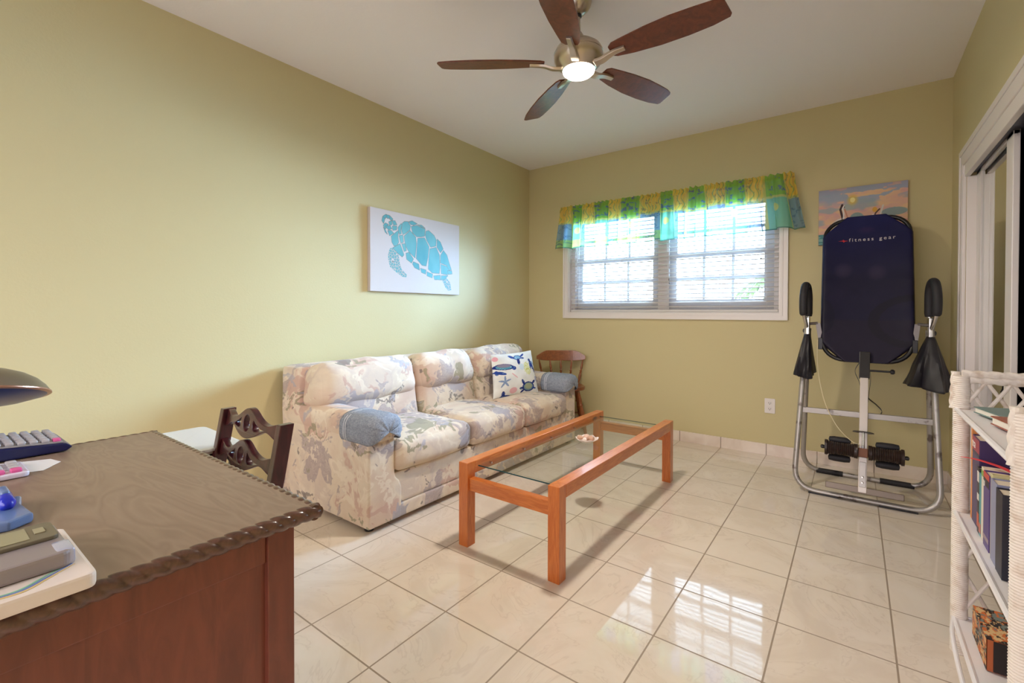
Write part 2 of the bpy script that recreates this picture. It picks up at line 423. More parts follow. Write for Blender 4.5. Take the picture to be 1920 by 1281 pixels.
# far wall with the window hole
wx0, wx1, wz0, wz1 = .485, 2.328, 1.100, 2.045
b = MB(); b.box(0, wx0, D, D+TK+.04, 0, H); b.box(wx1, W, D, D+TK+.04, 0, H); b.box(wx0, wx1, D, D+TK+.04, 0, wz0); b.box(wx0, wx1, D, D+TK+.04, wz1, H)
struct('wall_back', b, 'wall')
# right wall with the closet opening
cy0, cy1, cz = 1.15, 3.53, 1.92
b = MB(); b.box(W, W+.1, cy1, D+.1, 0, H); b.box(W, W+.1, cy0, cy1, cz, H); b.box(W, W+.1, NEAR-.12, cy0, 0, H)
struct('wall_right', b, 'wall')
# near wall behind the photographer, wide unseen opening added to let fill light in
ox0, ox1, oz1 = .5, 2.9, 2.2
b = MB(); b.box(0, ox0, NEAR-.12, NEAR, 0, H); b.box(ox1, W, NEAR-.12, NEAR, 0, H); b.box(ox0, ox1, NEAR-.12, NEAR, oz1, H)
struct('wall_front', b, 'wall')
# closet interior
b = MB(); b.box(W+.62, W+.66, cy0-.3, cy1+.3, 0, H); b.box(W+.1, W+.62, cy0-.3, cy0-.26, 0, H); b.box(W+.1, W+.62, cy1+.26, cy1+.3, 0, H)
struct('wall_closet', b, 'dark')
# baseboards
bb = .087
struct('baseboard_back', MB().box(0, W, D-.009, D, 0, bb), 'base_far', bevel=.002)
struct('baseboard_left', MB().box(0, .009, NEAR, D-.009, 0, bb), 'base_side', bevel=.002)
struct('baseboard_right', MB().box(W-.009, W, 3.625, D-.009, 0, bb), 'base_side', bevel=.002)
# closet casing
b = MB()
b.box(W-.016, W, cy1, cy1+.09, 0, 1.9248); b.box(W-.022, W-.0162, cy1+.06, cy1+.0895, 0, 1.984); b.box(W-.020, W-.0162, cy1+.004, cy1+.022, 0, 1.93)
b.box(W-.016, W, cy0-.09, cy1+.09, 1.925, 2.015); b.box(W-.022, W-.0162, cy0-.09, cy1+.0895, 1.985, 2.0145)
b.box(W-.010, W+.014, cy0, cy1-.0005, 1.86, 1.9245)
b.box(W+.0005, W+.1, cy1-.012, cy1-.0002, 0, 1.859)
struct('trim_1', b, 'trim', bevel=.003)
struct('trim_2', MB().box(W+.020, W+.095, cy0, cy1-.012, 1.875, 1.92), mat('closet_track', (96, 98, 112), .4, .6))

def mirror_door(name, y0, y1, x, label):
    r = thing(name, (x, y0, 0), None, None); r['kind'] = 'structure'
    r['label'] = label
    b = MB(); fw = .055
    b.box(x, x+.022, y0, y0+fw*1.9, .02, 1.875); b.box(x, x+.022, y1-fw*1.9, y1, .02, 1.875)
    b.box(x, x+.022, y0, y1, .02, .10); b.box(x, x+.022, y0, y1, 1.855, 1.875)
    b.build('door_frame', 'trim', r, bevel=.003)
    MB().box(x+.008, x+.014, y0+fw*1.9, y1-fw*1.9, .10, 1.855).build('mirror', 'mirror', r)
    return r
mirror_door('door_1', 2.80, 3.515, W+.038, 'white framed mirrored sliding closet door nearer the corner')
mirror_door('door_2', 1.16, 2.70, W+.062, 'white framed mirrored sliding closet door at the right edge')

# window -------------------------------------------------------------------
r = thing('window_1', (1.4, D, 1.04), 'white double window with grid muntins behind blinds', None); r['kind'] = 'structure'
b = MB(); c0, c1, c2, c3 = .428, 2.384, 1.045, 2.10
def ring(b, outer, inner, ya, yb_):
    (a0, a1, z0, z1), (i0, i1, j0, j1) = outer, inner
    O = [(a0, z0), (a1, z0), (a1, z1), (a0, z1)]; I = [(i0, j0), (i1, j0), (i1, j1), (i0, j1)]
    for k in range(4):
        l = (k+1) % 4; q4 = [O[k], O[l], I[l], I[k]]
        b.add([(x, ya, z) for x, z in q4] + [(x, yb_, z) for x, z in q4], [(0, 1, 2, 3), (7, 6, 5, 4), (0, 4, 5, 1), (2, 6, 7, 3)])
ring(b, (c0, c1, c2, c3), (wx0, wx1, wz0, wz1), D-.016, D)
ring(b, (c0+.0005, c1-.0005, c2+.0005, c3-.0005), (c0+.016, c1-.016, c2+.016, c3-.016), D-.024, D-.0162)
ring(b, (c0+.034, c1-.034, c2+.034, c3-.034), (wx0-.004, wx1+.004, wz0-.004, wz1+.004), D-.021, D-.0162)
b.build('window_casing', 'trim', r)
fy = D+.085
b = MB()
b.box(wx0, wx0+.045, D+.05, D+.15, wz0+.03, wz1-.03); b.box(wx1-.045, wx1, D+.05, D+.15, wz0+.03, wz1-.03); b.box(wx0, wx1, D+.05, D+.15, wz0, wz0+.03); b.box(wx0, wx1, D+.05, D+.15, wz1-.03, wz1)
b.box(1.385, 1.455, D+.053, D+.149, wz0+.03, wz1-.03)
b.box(wx0+.0005, wx0+.007, D-.001, D+.0495, wz0+.007, wz1-.007); b.box(wx1-.007, wx1-.0005, D-.001, D+.0495, wz0+.007, wz1-.007); b.box(wx0+.0005, wx1-.0005, D-.001, D+.0495, wz0+.0005, wz0+.0068); b.box(wx0+.0005, wx1-.0005, D, D+.0495, wz1-.0068, wz1-.0005)
b.build('window_frame', 'trim', r, bevel=.002)
for (a0, a1) in ((.53, 1.385), (1.455, 2.283)):
    for lower in (True, False):
        z0, z1 = (1.13, 1.615) if lower else (1.59, 2.015); y0 = D+.075 if lower else D+.102
        f = .072; b = MB()
        b.box(a0, a0+f, y0, y0+.025, z0, z1); b.box(a1-f, a1, y0, y0+.025, z0, z1)
        b.box(a0+f, a1-f, y0, y0+.025, z0, z0+(.085 if lower else .035)); b.box(a0+f, a1-f, y0, y0+.025, z1-.036, z1)
        s_ = b.build('sash', 'sash', r, bevel=.002)
        zb = z0+(.085 if lower else .035); zt = z1-.036
        MB().box(a0+f-.002, a1-f+.002, y0+.010, y0+.014, zb-.002, zt+.002).build('pane', 'pane', s_)
        b = MB(); gw = .011
        for k in (1, 2):
            xx = a0+f+(a1-a0-2*f)*k/3; b.box(xx-gw, xx+gw, y0+.005, y0+.02, zb, zt)
        zz = (zb+zt)/2; b.box(a0+f, a1-f, y0+.006, y0+.019, zz-gw, zz+gw)
        b.build('muntin_grid', 'sash', s_)
MB().box(1.37, 1.47, D+.0475, D+.0525, wz0+.008, wz1-.008).build('mullion_cover', 'trim', r, bevel=.003)

# ================================================================== FAN
FX, FY, FZ = 1.706, 1.955, 2.247
r = thing('ceiling_fan', (FX, FY, H), 'five blade ceiling fan of dark wood and brushed nickel with a lit round light', 'ceiling fan')
MB().lathe((FX, FY, H), (0, 0, -1), [(.068, 0), (.068, .02), (.064, .035), (.052, .055), (.034, .072), (.018, .078)], 32).build('canopy', 'nickel', r, smooth=True)
MB().lathe((FX, FY, H-.05), (0, 0, -1), [(.0125, 0), (.0125, .16)], 16).build('downrod', 'nickel', r, smooth=True)
MB().lathe((FX, FY, H-.07), (0, 0, -1), [(.019, 0), (.019, .018), (.012, .022)], 16).build('rod_collar', 'black', r, smooth=True)
zt = FZ+.145
mt = MB().lathe((FX, FY, zt), (0, 0, -1), [(.018, -.05), (.026, -.035), (.030, -.012), (.05, -.002), (.085, .010), (.108, .028), (.118, .048), (.118, .052), (.115, .054), (.115, .058), (.118, .060), (.116, .082), (.104, .102), (.088, .118), (.078, .128), (.072, .132)], 40).build('motor_housing', 'nickel', r, smooth=True)
em = bpy.data.materials.new('lit_frosted_glass'); em.use_nodes = True; eb = em.node_tree.nodes['Principled BSDF']
eb.inputs['Base Color'].default_value = (1, .95, .88, 1); eb.inputs['Emission Color'].default_value = (1, .90, .76, 1); eb.inputs['Emission Strength'].default_value = 9
MB().lathe((FX, FY, zt), (0, 0, -1), [(.074, .124), (.077, .130), (.074, .140), (.062, .150), (.04, .157), (.015, .160)], 32).build('light_lens', em, r, smooth=True, label='lit round frosted lens')
ph = R_(-143.4); hz = FZ+.045
for k in range(5):
    a = ph + k*2*PI/5; e = Vector((math.cos(a), math.sin(a), 0)); t = Vector((-math.sin(a), math.cos(a), 0))
    pit = R_(-13); tt = t*math.cos(pit) + Vector((0, 0, 1))*math.sin(pit); nn = e.cross(tt)
    O = Vector((FX, FY, hz+.006))
    prof = [(.165, -.030), (.185, -.046), (.24, -.054), (.34, -.066), (.45, -.072), (.55, -.068), (.62, -.062), (.652, -.053), (.662, -.042),
            (.674, .032), (.667, .046), (.60, .060), (.50, .067), (.38, .066), (.26, .054), (.185, .040), (.165, .028)]
    b = MB(); b.prism(prof, lambda p_, q_, c_: O + e*p_ + tt*q_ + nn*(c_-.003), .007)
    bl = b.build('blade', 'blade', r, bevel=.0015)
    # blade iron
    pts = [O + e*.085 + Vector((0, 0, -.028)), O + e*.125 + Vector((0, 0, -.026)), O + e*.16 + Vector((0, 0, -.015)) , O + e*.19 + tt*.0 - nn*.010, O + e*.235 - nn*.008]
    b = MB(); P_ = smooth_path(pts, 5); L_ = len(P_)
    vs_ = []; fs_ = []
    for i, p_ in enumerate(P_):
        wdt = .017 + .004*math.cos(i/L_*PI) ; th = .006
        vs_ += [p_ + tt*wdt + nn*th, p_ - tt*wdt + nn*th, p_ - tt*wdt*.8 - nn*th, p_ + tt*wdt*.8 - nn*th]
        if i: o_ = 4*(i-1); fs_ += [(o_+j, o_+(j+1) % 4, o_+4+(j+1) % 4, o_+4+j) for j in range(4)]
    fs_ += [(0, 1, 2, 3), tuple(4*(L_-1)+j for j in (3, 2, 1, 0))]
    b.add(vs_, fs_); b.build('blade_bracket', 'nickel', r, bevel=.002)
r.rotation_euler = (R_(0.9), R_(-0.9), 0)
ld = bpy.data.lights.new('fan_light', 'AREA'); ld.shape = 'DISK'; ld.size = .14; ld.energy = FAN_POWER*.55; ld.color = (1, .89, .74)
lo = bpy.data.objects.new('fan_light', ld); C.objects.link(lo); lo.location = (FX, FY, FZ-.022); lo.rotation_euler = (0, 0, 0)

# ================================================================== SOFA
SY0, SY1, SX = 1.37, 3.42, .885
r = thing('sofa', (.45, 2.4, 0), 'three seat sofa in pastel cream, mauve and olive swirl fabric against the left wall', 'sofa')
b = MB(); b.rbox((.13, (SY0+SY1)/2, .41), (.105, (SY1-SY0)/2-.004, .375), .03, n=10, wob=.006)
b.build('back_frame', 'fabric', r, smooth=True)
b = MB(); b.rbox((.46, (SY0+SY1)/2, .185), (.415, (SY1-SY0)/2-.13, .085), .012, n=8); b.build('seat_base', 'fabric', r, smooth=True)
b = MB(); b.rbox((.46, (SY0+SY1)/2, .066), (.424, (SY1-SY0)/2-.1, .036), .01, n=8); b.build('skirt_rail', 'fabric', r, smooth=True)
for sgn, ye in ((1, SY0), (-1, SY1)):
    b = MB()
    # arm slab with a foot that flares towards the seat
    prof = [(0, .03), (.205, .03), (.205, .19), (.19, .225), (.165, .25), (.158, .30), (.158, .52), (0, .52)]
    b.prism([(ye+sgn*a, z) for a, z in prof], lambda y, z, c_: (.06+c_, y, z), SX-.06)
    ar = b.build('arm', 'fabric', r, bevel=.012, seg=3); ar.data.polygons.foreach_set('use_smooth', [True]*len(ar.data.polygons))
    b = MB(); b.rbox((.49, ye+sgn*.088, .505), (.415, .098, .072), .068, (.015, .0, .006), n=14, wob=.006, seed=sgn)
    b.build('arm_pad', 'fabric', r, smooth=True)
ys = SY0+.158; wdt = (SY1-SY0-.316)/3
for k in range(3):
    c_ = ys + wdt*(k+.5)
    b = MB(); b.rbox((.575, c_, .352), (.335, wdt/2-.002, .083), .05, (.012, 0, .024), n=18, wob=.008, seed=k)
    b.build('seat_cushion', 'fabric', r, smooth=True)
    b = MB(); xf = Matrix.Rotation(R_(-10), 3, 'Y')
    ext = .10 if k == 0 else .02 if k == 1 else .06
    b.rbox((.335, c_, .50), (.095, wdt/2-.004, .13), .05, (.02, 0, 0), n=14, wob=.01, seed=k+5, xf=xf)
    bc = b.build('back_cushion', 'fabric', r, smooth=True)
    b = MB(); xf = Matrix.Rotation(R_(-12), 3, 'Y')
    y0_ = c_-wdt/2+.004 - (.145 if k == 0 else 0); y1_ = c_+wdt/2-.004 + (.10 if k == 2 else 0)
    b.rbox((.315, (y0_+y1_)/2, .668), (.115, (y1_-y0_)/2, .135), .085, (.035, 0, .02), n=22, wob=.022, seed=k+9, xf=xf)
    b.build('headrest_pillow', 'fabric', bc, smooth=True)
for x_, y_ in ((.82, SY0+.05), (.82, SY1-.05), (.1, SY0+.05), (.1, SY1-.05)):
    MB().lathe((x_, y_, 0), (0, 0, 1), [(.022, 0), (.026, .008), (.026, .022), (.018, .031)], 16).build('foot', 'black', r, smooth=True)
# arm covers: terry cloth over the arm fronts
def arm_cover(ye, sgn, label):
    r = thing('arm_cover', (.8, ye+sgn*.08, .42), label, 'towel', None)
    cy_ = ye+sgn*.090; hy, cz_, hz_ = .106, .503, .083
    x0_, x1_ = .665, .922; nx, na = 26, 44
    vs_ = []; fs_ = []
    sup = lambda a, e: math.copysign(abs(a)**e, a)
    prof = []
    for i in range(na+1):   # from outer hem up over the top down to inner hem
        a = -.62 + (PI+1.24)*i/na
        yy = math.cos(a); zz = math.sin(a)
        prof.append((sup(yy, .72), sup(zz, .72)))
    rows = []
    for j in range(nx):
        t = j/(nx-1); x = x0_ + (x1_-x0_)*min(1, t/.62) if t < .62 else None
        if t < .62: k_ = 1.0; x = x0_ + (x1_-.05-x0_)*(t/.62)
        else:
            s_ = (t-.62)/.38; k_ = math.cos(s_*PI/2)**.55 if s_ < 1 else 0.02; x = x1_-.05 + .055*math.sin(s_*PI/2)
        rows.append((x, max(k_, .03)))
    for x, k_ in rows:
        for yy, zz in prof:
            wv = .004*noise.noise(Vector((x*30, yy*4, zz*4)))
            zlow = cz_ + zz*hz_*k_ if True else 0
            vs_.append((x+wv, cy_ - sgn*yy*(hy+wv)*k_, zlow+wv))
    for j in range(nx-1):
        for i in range(na): o_ = j*(na+1)+i; fs_.append((o_, o_+1, o_+na+2, o_+na+1))
    b = MB(); b.add(vs_, fs_); b.build('towel', 'towel', r, smooth=True, solid=.004)
    b = MB()
    for xs in (.700, .716):
        vs_ = []; fs_ = []
        for xx in (xs, xs+.006):
            for yy, zz in prof: vs_.append((xx, cy_ - sgn*yy*(hy+.0035), cz_+zz*(hz_+.0035)))
        fs_ = [(i, i+1, i+na+2, i+na+1) for i in range(na)]
        b.add(vs_, fs_)
    b.build('stripe', 'towel_stripe', r, smooth=True)
arm_cover(SY0, 1, 'grey blue terry cover on the sofa arm nearest the desk')
arm_cover(SY1, -1, 'grey blue terry cover on the far sofa arm beside the spindle chair')

# turtle pillow --------------------------------------------------------------
PBL, PBR, PTL, PTR = Vector((.585, 2.70, .445)), Vector((.70, 3.13, .445)), Vector((.475, 2.80, .760)), Vector((.575, 3.20, .775))
pn = (PBR-PBL).cross(PTL-PBL).normalized()
if pn.x < 0: pn = -pn
def pill(sgn):
    def P(u, v):
        a, b_ = 2*u-1, 2*v-1
        t = np.clip(1-np.abs(a)**2.6, 0, 1)**.55*np.clip(1-np.abs(b_)**2.6, 0, 1)**.55*.062
        pu = u + .035*np.sin(PI*u*2)*0; 
        sa = 1 - .05*(1-b_**2); sb = 1 - .05*(1-a**2)   # edges pulled in, corners out
        uu, vv = .5+.5*a*sa*1.03, .5+.5*b_*sb*1.03
        out = []
        for i in range(3):
            p0 = (PBL[i]*(1-uu)+PBR[i]*uu)*(1-vv) + (PTL[i]*(1-uu)+PTR[i]*uu)*vv
            out.append(p0 + pn[i]*t*sgn)
        return out
    return P
def ell(c, u, v, cx, cy, rx, ry, rot, rgb, a=1.0, edge=None):
    ca, sa = math.cos(R_(rot)), math.sin(R_(rot)); dx, dy = u-cx, v-cy
    e = ((dx*ca+dy*sa)/rx)**2 + ((-dx*sa+dy*ca)/ry)**2
    setc(c, e < 1, rgb, a)
    if edge is not None: setc(c, (e < 1) & (e > .62), edge, a)
    return e
def pillow_col(u, v):
    c = np.tile(np.array([226., 228., 226.]), (len(u), 1))
    n = fbm(u*6, v*6, 3); c += ((n-.5)*26)[:, None]
    U, V = u, v
    def px(x, y): return ((x-290-(y-160)*.03)/670, 1-(y-165)/650)
    def E(x, y, rx, ry, rot, rgb, a=1., edge=None): 
        cx_, cy_ = px(x, y); return ell(c, U, V, cx_, cy_, rx/670, ry/650, rot, rgb, a, edge)
    E(790, 450, 52, 100, 10, (222, 224, 150), .55); 
    m_ = (np.abs(fbm(U*22, V*22, 9)-.5) < .05) & (((U-px(800,450)[0])/.1)**2+((V-px(800,450)[1])/.17)**2 < 1); setc(c, m_, (198, 200, 90))
    E(330, 250, 36, 38, 0, (226, 160, 176), .9); E(560, 750, 55, 40, 0, (220, 160, 170), .8); E(945, 610, 26, 40, 0, (170, 180, 214), .9); E(700, 420, 40, 50, 0, (196, 214, 226), .8)
    for k in range(5):
        a = R_(90+72*k); x0, y0 = 432+58*math.cos(a), 610-62*math.sin(a)
        E(432+34*math.cos(a), 612-38*math.sin(a), 52, 13, math.degrees(a), (128, 148, 184))
    E(575, 540, 62, 9, -45, (222, 170, 176), .9)
    blue, deep, teal = (44, 72, 150), (30, 46, 120), (84, 150, 176)
    # side swimming turtle
    E(430, 390, 140, 48, -8, teal, 1, deep); E(430, 372, 95, 28, -8, (150, 128, 150), .8); E(375, 475, 85, 22, -22, blue, 1); E(330, 465, 40, 18, -80, blue); E(572, 425, 34, 30, -20, blue)
    # top turtle
    E(655, 262, 62, 42, 5, (120, 168, 204), 1, blue); E(560, 245, 50, 22, -35, blue); E(742, 235, 48, 15, 35, blue); E(660, 330, 24, 52, 0, deep); E(735, 280, 34, 14, -10, blue)
    # diving turtle
    E(885, 400, 28, 80, 22, blue, 1, deep); E(850, 325, 22, 24, 0, deep); E(925, 470, 14, 55, 12, deep); E(855, 410, 12, 60, 5, blue); E(930, 380, 10, 50, 35, teal)
    # bottom turtle
    E(790, 720, 98, 68, 0, (110, 140, 150), 1, deep); E(790, 715, 60, 40, 0, (170, 170, 130), .7)
    E(705, 655, 20, 48, 25, deep); E(885, 655, 36, 17, 40, deep); E(680, 738, 30, 18, 0, deep); E(885, 745, 40, 12, -5, blue); E(700, 775, 30, 14, 40, deep)
    E(430, 790, 24, 52, 15, deep); E(470, 818, 80, 20, -4, blue)
    sp = vnoise(U*60, V*60, 5) > .82; dk = c[:, 2] > c[:, 0]+55; setc(c, sp & dk, (170, 200, 220), .7)
    return c
r = thing('turtle_pillow', (.6, 2.95, .44), 'square white pillow printed with blue sea turtles on the far end of the sofa', 'pillow')
paint_grid('pillow_front', pill(1), 170, 170, pillow_col, r, 'print')
paint_grid('pillow_back', pill(-1), 40, 40, pillow_col, r, 'print')

# ================================================================== COFFEE TABLE
X0, X1, Y0, Y1, ZT = 1.285, 1.838, 1.583, 3.022, .395; L = .055
r = thing('coffee_table', ((X0+X1)/2, (Y0+Y1)/2, 0), 'orange pine coffee table with an inset clear glass top in front of the sofa', 'coffee table')
for x_ in (X0, X1-L):
    for y_ in (Y0, Y1-L): MB().box(x_, x_+L, y_, y_+L, 0, ZT).build('leg', 'pine_z', r, bevel=.003)
    MB().box(x_, x_+L, Y0+L, Y1-L, ZT-.058, ZT-.001).build('side_rail', 'pine_y', r, bevel=.003)
for y_ in (Y0, Y1-L): MB().box(X0+L, X1-L, y_+.012, y_+L-.006, ZT-.130, ZT-.072).build('end_rail', 'pine_x', r, bevel=.003)
for x_ in (X0+L, X1-L):
    for k in range(5):
        s_ = 1 if x_ < 1.5 else -1; yk = Y0+.16+k*(Y1-Y0-.32)/4
        MB().lathe((x_-s_*.002, yk, ZT-.034), (s_, 0, 0), [(.005, 0), (.005, .018)], 10).build('glass_peg', 'chrome', r, smooth=True)
gx0, gx1, gy0, gy1 = X0+L+.004, X1-L-.004, 1.655, 2.95
b = MB(); b.box(gx0, gx1, gy0, gy1, ZT-.028, ZT-.0275); g_ = b.build('glass_top', 'table_glass', r)
g_.data.clear_geometry(); g_.data.from_pydata([(x-root_off(r).x, y-root_off(r).y, ZT-.024) for x, y in ((gx0, gy0), (gx1, gy0), (gx1, gy1), (gx0, gy1))], [], [(0, 1, 2, 3)])
for ya, yb2 in ((gy0-.001, gy0+.0005), (gy1-.0005, gy1+.001)):
    MB().box(gx0, gx1, ya, yb2, ZT-.029, ZT-.0235).build('glass_edge', 'glass_edge', g_)
# shell dish and shells
GZ = ZT-.0235
dm = mat('shell_white', (232, 214, 206), .35); sm1 = mat('shell_tan', (196, 156, 132), .5); sm2 = mat('shell_pink', (214, 178, 160), .45)
DX, DY = 1.575, 2.30
vs_ = []; fs_ = []; n_ = 48; mR = 9
for i in range(mR):
    t = i/(mR-1)
    for k in range(n_):
        a = 2*PI*k/n_; rad = (.064+.010*math.cos(a-.5))*t*(1+.045*math.cos(9*a)*t); vs_.append((DX+rad*math.cos(a), DY+rad*math.sin(a)*.92, GZ+.003+.022*t**2.4+.003*math.cos(9*a)*t*t))
for i in range(mR-1): fs_ += [(i*n_+k, i*n_+(k+1) % n_, (i+1)*n_+(k+1) % n_, (i+1)*n_+k) for k in range(n_)]
b = MB(); b.add(vs_, fs_); o = b.build('shell_dish', dm, None, smooth=True, solid=.003)
tag(o, 'white scallop shaped dish holding small shells on the glass table', 'dish')
shell_txt = ['tan ridged shell lying at the left of the dish', 'pinkish shell lying in the middle of the dish', 'tan striped shell lying at the right of the dish', 'small pale shell at the front of the dish']
for k, (dx, dy, s_) in enumerate(((-.026, -.012, .022), (.002, .014, .026), (.030, .016, .022), (.008, -.022, .017))):
    b = MB(); d_ = Vector((math.cos(k*1.9), math.sin(k*1.9), .15))
    prof = [(s_*(.06+.62*math.sin(PI*min(1, t/9)**.7)+.05*(t % 2)), s_*1.9*t/9) for t in range(10)]
    b.lathe(Vector((DX+dx, DY+dy, GZ+.012+s_*.55)) - d_*s_*.8, d_, prof, 18)
    o = b.build('seashell', (sm1, sm2, sm1, dm)[k], None, smooth=True); tag(o, shell_txt[k], 'seashell', 'shells in the dish')

# ================================================================== SPINDLE CHAIR in the corner
th_ = R_(35); cr = Vector((math.cos(th_), math.sin(th_), 0)); cf = Vector((math.sin(th_), -math.cos(th_), 0))
bc_ = Vector((.535, 3.775, 0)); sc_ = bc_ + cf*.17
r = thing('spindle_chair', (sc_.x, sc_.y, 0), 'brown wooden spindle back chair in the corner behind the sofa', 'chair')
up = Vector((0, 0, 1))
b = MB(); out = []
for k in range(48):
    a = 2*PI*k/48; sx = math.copysign(abs(math.cos(a))**.7, math.cos(a))*.20; sy = math.copysign(abs(math.sin(a))**.75, math.sin(a))*.16
    out.append((sx*(1-.06*(-sy/.16)), sy))
b.prism(out, lambda a, c, t: sc_ + cr*a + cf*c + up*(.405+t), .03); b.build('seat', 'maple', r, bevel=.008, seg=3)
b = MB(); vs_ = []; fs_ = []; ns = 20
for i in range(ns+1):
    t = -1+2*i/ns; cv = .035*(1-t*t)
    base_ = bc_ + cr*.235*t - cf*(cv+.03)
    zb, zt2 = .635+.018*abs(t)**4, .735-.055*max(0, (abs(t)-.55)/.45)**1.6
    if abs(t) > .97: zt2 = .685
    for z_, o_ in ((zb, -.009), (zb, .009), (zt2, .009), (zt2, -.009)): vs_.append(base_ + cf*(o_) + up*z_ - cf*(z_-.63)*.12)
for i in range(ns): fs_ += [(4*i+j, 4*i+(j+1) % 4, 4*i+4+(j+1) % 4, 4*i+4+j) for j in range(4)]
fs_ += [(0, 1, 2, 3), tuple(4*ns+j for j in (3, 2, 1, 0))]
b.add(vs_, fs_); b.build('crest_rail', 'maple', r, bevel=.004)
turn = [(.006, 0), (.008, .08), (.013, .22), (.014, .34), (.008, .42), (.012, .45), (.008, .48), (.013, .52), (.007, .56), (.011, .66), (.009, .85), (.006, 1)]
for i in range(5):
    t = -1+2*i/4; a_ = bc_ + cr*.165*t + cf*(-.0) + up*.43; e_ = bc_ + cr*.21*t - cf*(.03+.035*(1-(.9*t)**2)) + up*.645
    d_ = e_-a_; MB().lathe(a_, d_, [(q_[0]*1.0, q_[1]*d_.length) for q_ in turn], 14).build('spindle', 'maple', r, smooth=True)
legs_ = []
for sx, sy in ((-1, -1), (1, -1), (1, 1), (-1, 1)):
    a_ = sc_ + cr*sx*.13 + cf*sy*.10 + up*.41; e_ = sc_ + cr*sx*(.20 if sx > 0 else .16) + cf*sy*.14; d_ = e_-a_
    prof = [(.012, 0), (.014, .08), (.019, .22), (.016, .3), (.022, .33), (.016, .37), (.022, .5), (.018, .6), (.021, .63), (.015, .67), (.017, .8), (.011, 1)]
    MB().lathe(a_, d_, [(q_[0], q_[1]*d_.length) for q_ in prof], 16).build('leg', 'maple', r, smooth=True); legs_.append((a_, e_))
for i, j in ((0, 1), (1, 2), (2, 3), (3, 0)):
    p_ = legs_[i][0].lerp(legs_[i][1], .62); q2 = legs_[j][0].lerp(legs_[j][1], .62)
    MB().tube([p_, p_.lerp(q2, .25), p_.lerp(q2, .5), p_.lerp(q2, .75), q2], [.007, .010, .014, .010, .007], 12).build('stretcher', 'maple', r, smooth=True)

# ================================================================== CANVAS (left wall)
CY0, CY1, CZ0, CZ1, CX = 1.998, 2.900, 1.250, 1.845, .034
r = thing('turtle_canvas', (0, 2.45, 1.25), 'white canvas painted with a teal sea turtle on the left wall', 'painting')
MB().box(.002, CX-.0005, CY0, CY1, CZ0, CZ1).build('canvas_stretcher', mat('canvas_white', (206, 198, 198), .7), r, bevel=.002)
# pixel positions of the painting inside the photo crop, squared up on the canvas
def sq(x, y):
    # corners in crop: TL(205,118) TR(1235,357) BR(1215,1165) BL(175,1112); bilinear inverse through camera-true mapping
    return SQ(x, y)
_src = [(205, 118), (1235, 357), (1215, 1168), (175, 1112)]; _dst = [(0, 0), (1, 0), (1, 1), (0, 1)]
A_ = []; B_ = []
for (x, y), (X, Y) in zip(_src, _dst):
    A_.append([x, y, 1, 0, 0, 0, -X*x, -X*y]); B_.append(X); A_.append([0, 0, 0, x, y, 1, -Y*x, -Y*y]); B_.append(Y)
_h = np.linalg.solve(np.array(A_, float), np.array(B_, float))
def SQ(x, y):
    d = _h[6]*x+_h[7]*y+1; return ((_h[0]*x+_h[1]*y+_h[2])/d, (_h[3]*x+_h[4]*y+_h[5])/d)
scutes = [
 [(350,340),(375,312),(410,330),(395,360),(370,385)], [(415,300),(450,285),(455,330),(425,345)], [(455,285),(490,290),(510,335),(470,340)],
 [(350,360),(372,392),(395,445),(370,420)], [(375,350),(430,345),(450,380),(410,395)], [(455,350),(508,352),(505,395),(460,400)], [(400,405),(440,400),(470,435),(420,462)],
 [(335,285),(345,240),(375,250),(355,320)], [(350,232),(385,212),(395,240),(375,262)], [(390,215),(430,228),(425,262),(398,258)], [(432,230),(465,268),(450,285),(428,270)],
 [(440,470),(500,420),(530,400),(518,470),(525,540),(505,578),(470,585),(445,540)],
 [(455,605),(540,560),(560,620),(582,690),(560,715),(510,670)],
 [(520,370),(560,322),(568,340),(552,400),(558,440),(535,450)],
 [(572,320),(600,298),(640,300),(667,350),(660,395),(610,436),(576,450),(562,400)],
 [(648,302),(690,292),(747,327),(705,343),(672,335)],
 [(676,358),(740,345),(838,390),(830,472),(790,480),(738,478),(690,430)],
 [(750,338),(800,345),(838,380),(800,365)],
 [(846,415),(880,408),(940,465),(965,520),(958,590),(896,602),(852,520),(838,460)],
 [(975,508),(1012,545),(1042,625),(1010,668),(970,605)],
 [(1010,700),(1045,642),(1085,700),(1108,790),(1132,870),(1095,878),(1080,820),(1005,790)],
 [(590,470),(662,405),(725,482),(732,560),(712,728),(640,655),(602,580)],
 [(748,497),(828,492),(878,600),(862,720),(838,825),(790,815),(725,735),(737,600)],
 [(887,622),(960,606),(998,700),(1000,840),(990,915),(905,905),(862,860),(872,720)],
 [(1010,805),(1080,832),(1118,900),(1080,930),(1012,915)],
 [(530,465),(575,458),(580,540),(550,552)], [(560,562),(600,560),(612,640),(585,650)], [(605,672),(642,662),(692,740),(668,788),(612,742)],
 [(690,772),(752,802),(760,872),(702,842),(680,800)], [(770,850),(836,872),(830,920),(782,900)], [(845,892),(912,922),(905,965),(845,940)],
 [(922,942),(1000,935),(1002,990),(932,985)], [(1012,940),(1090,940),(1050,985),(1008,990)], [(1088,882),(1135,882),(1140,920),(1095,925)]]
flips = [[(400,660),(420,612),(450,605),(480,630),(520,690),(530,780),(550,860),(612,930),(602,955),(555,950),(480,890),(415,830),(395,740)],
         [(1020,990),(1070,965),(1115,1020),(1125,1110),(1090,1120),(1050,1070)]]
AS = (CY1-CY0)/(CZ1-CZ0)
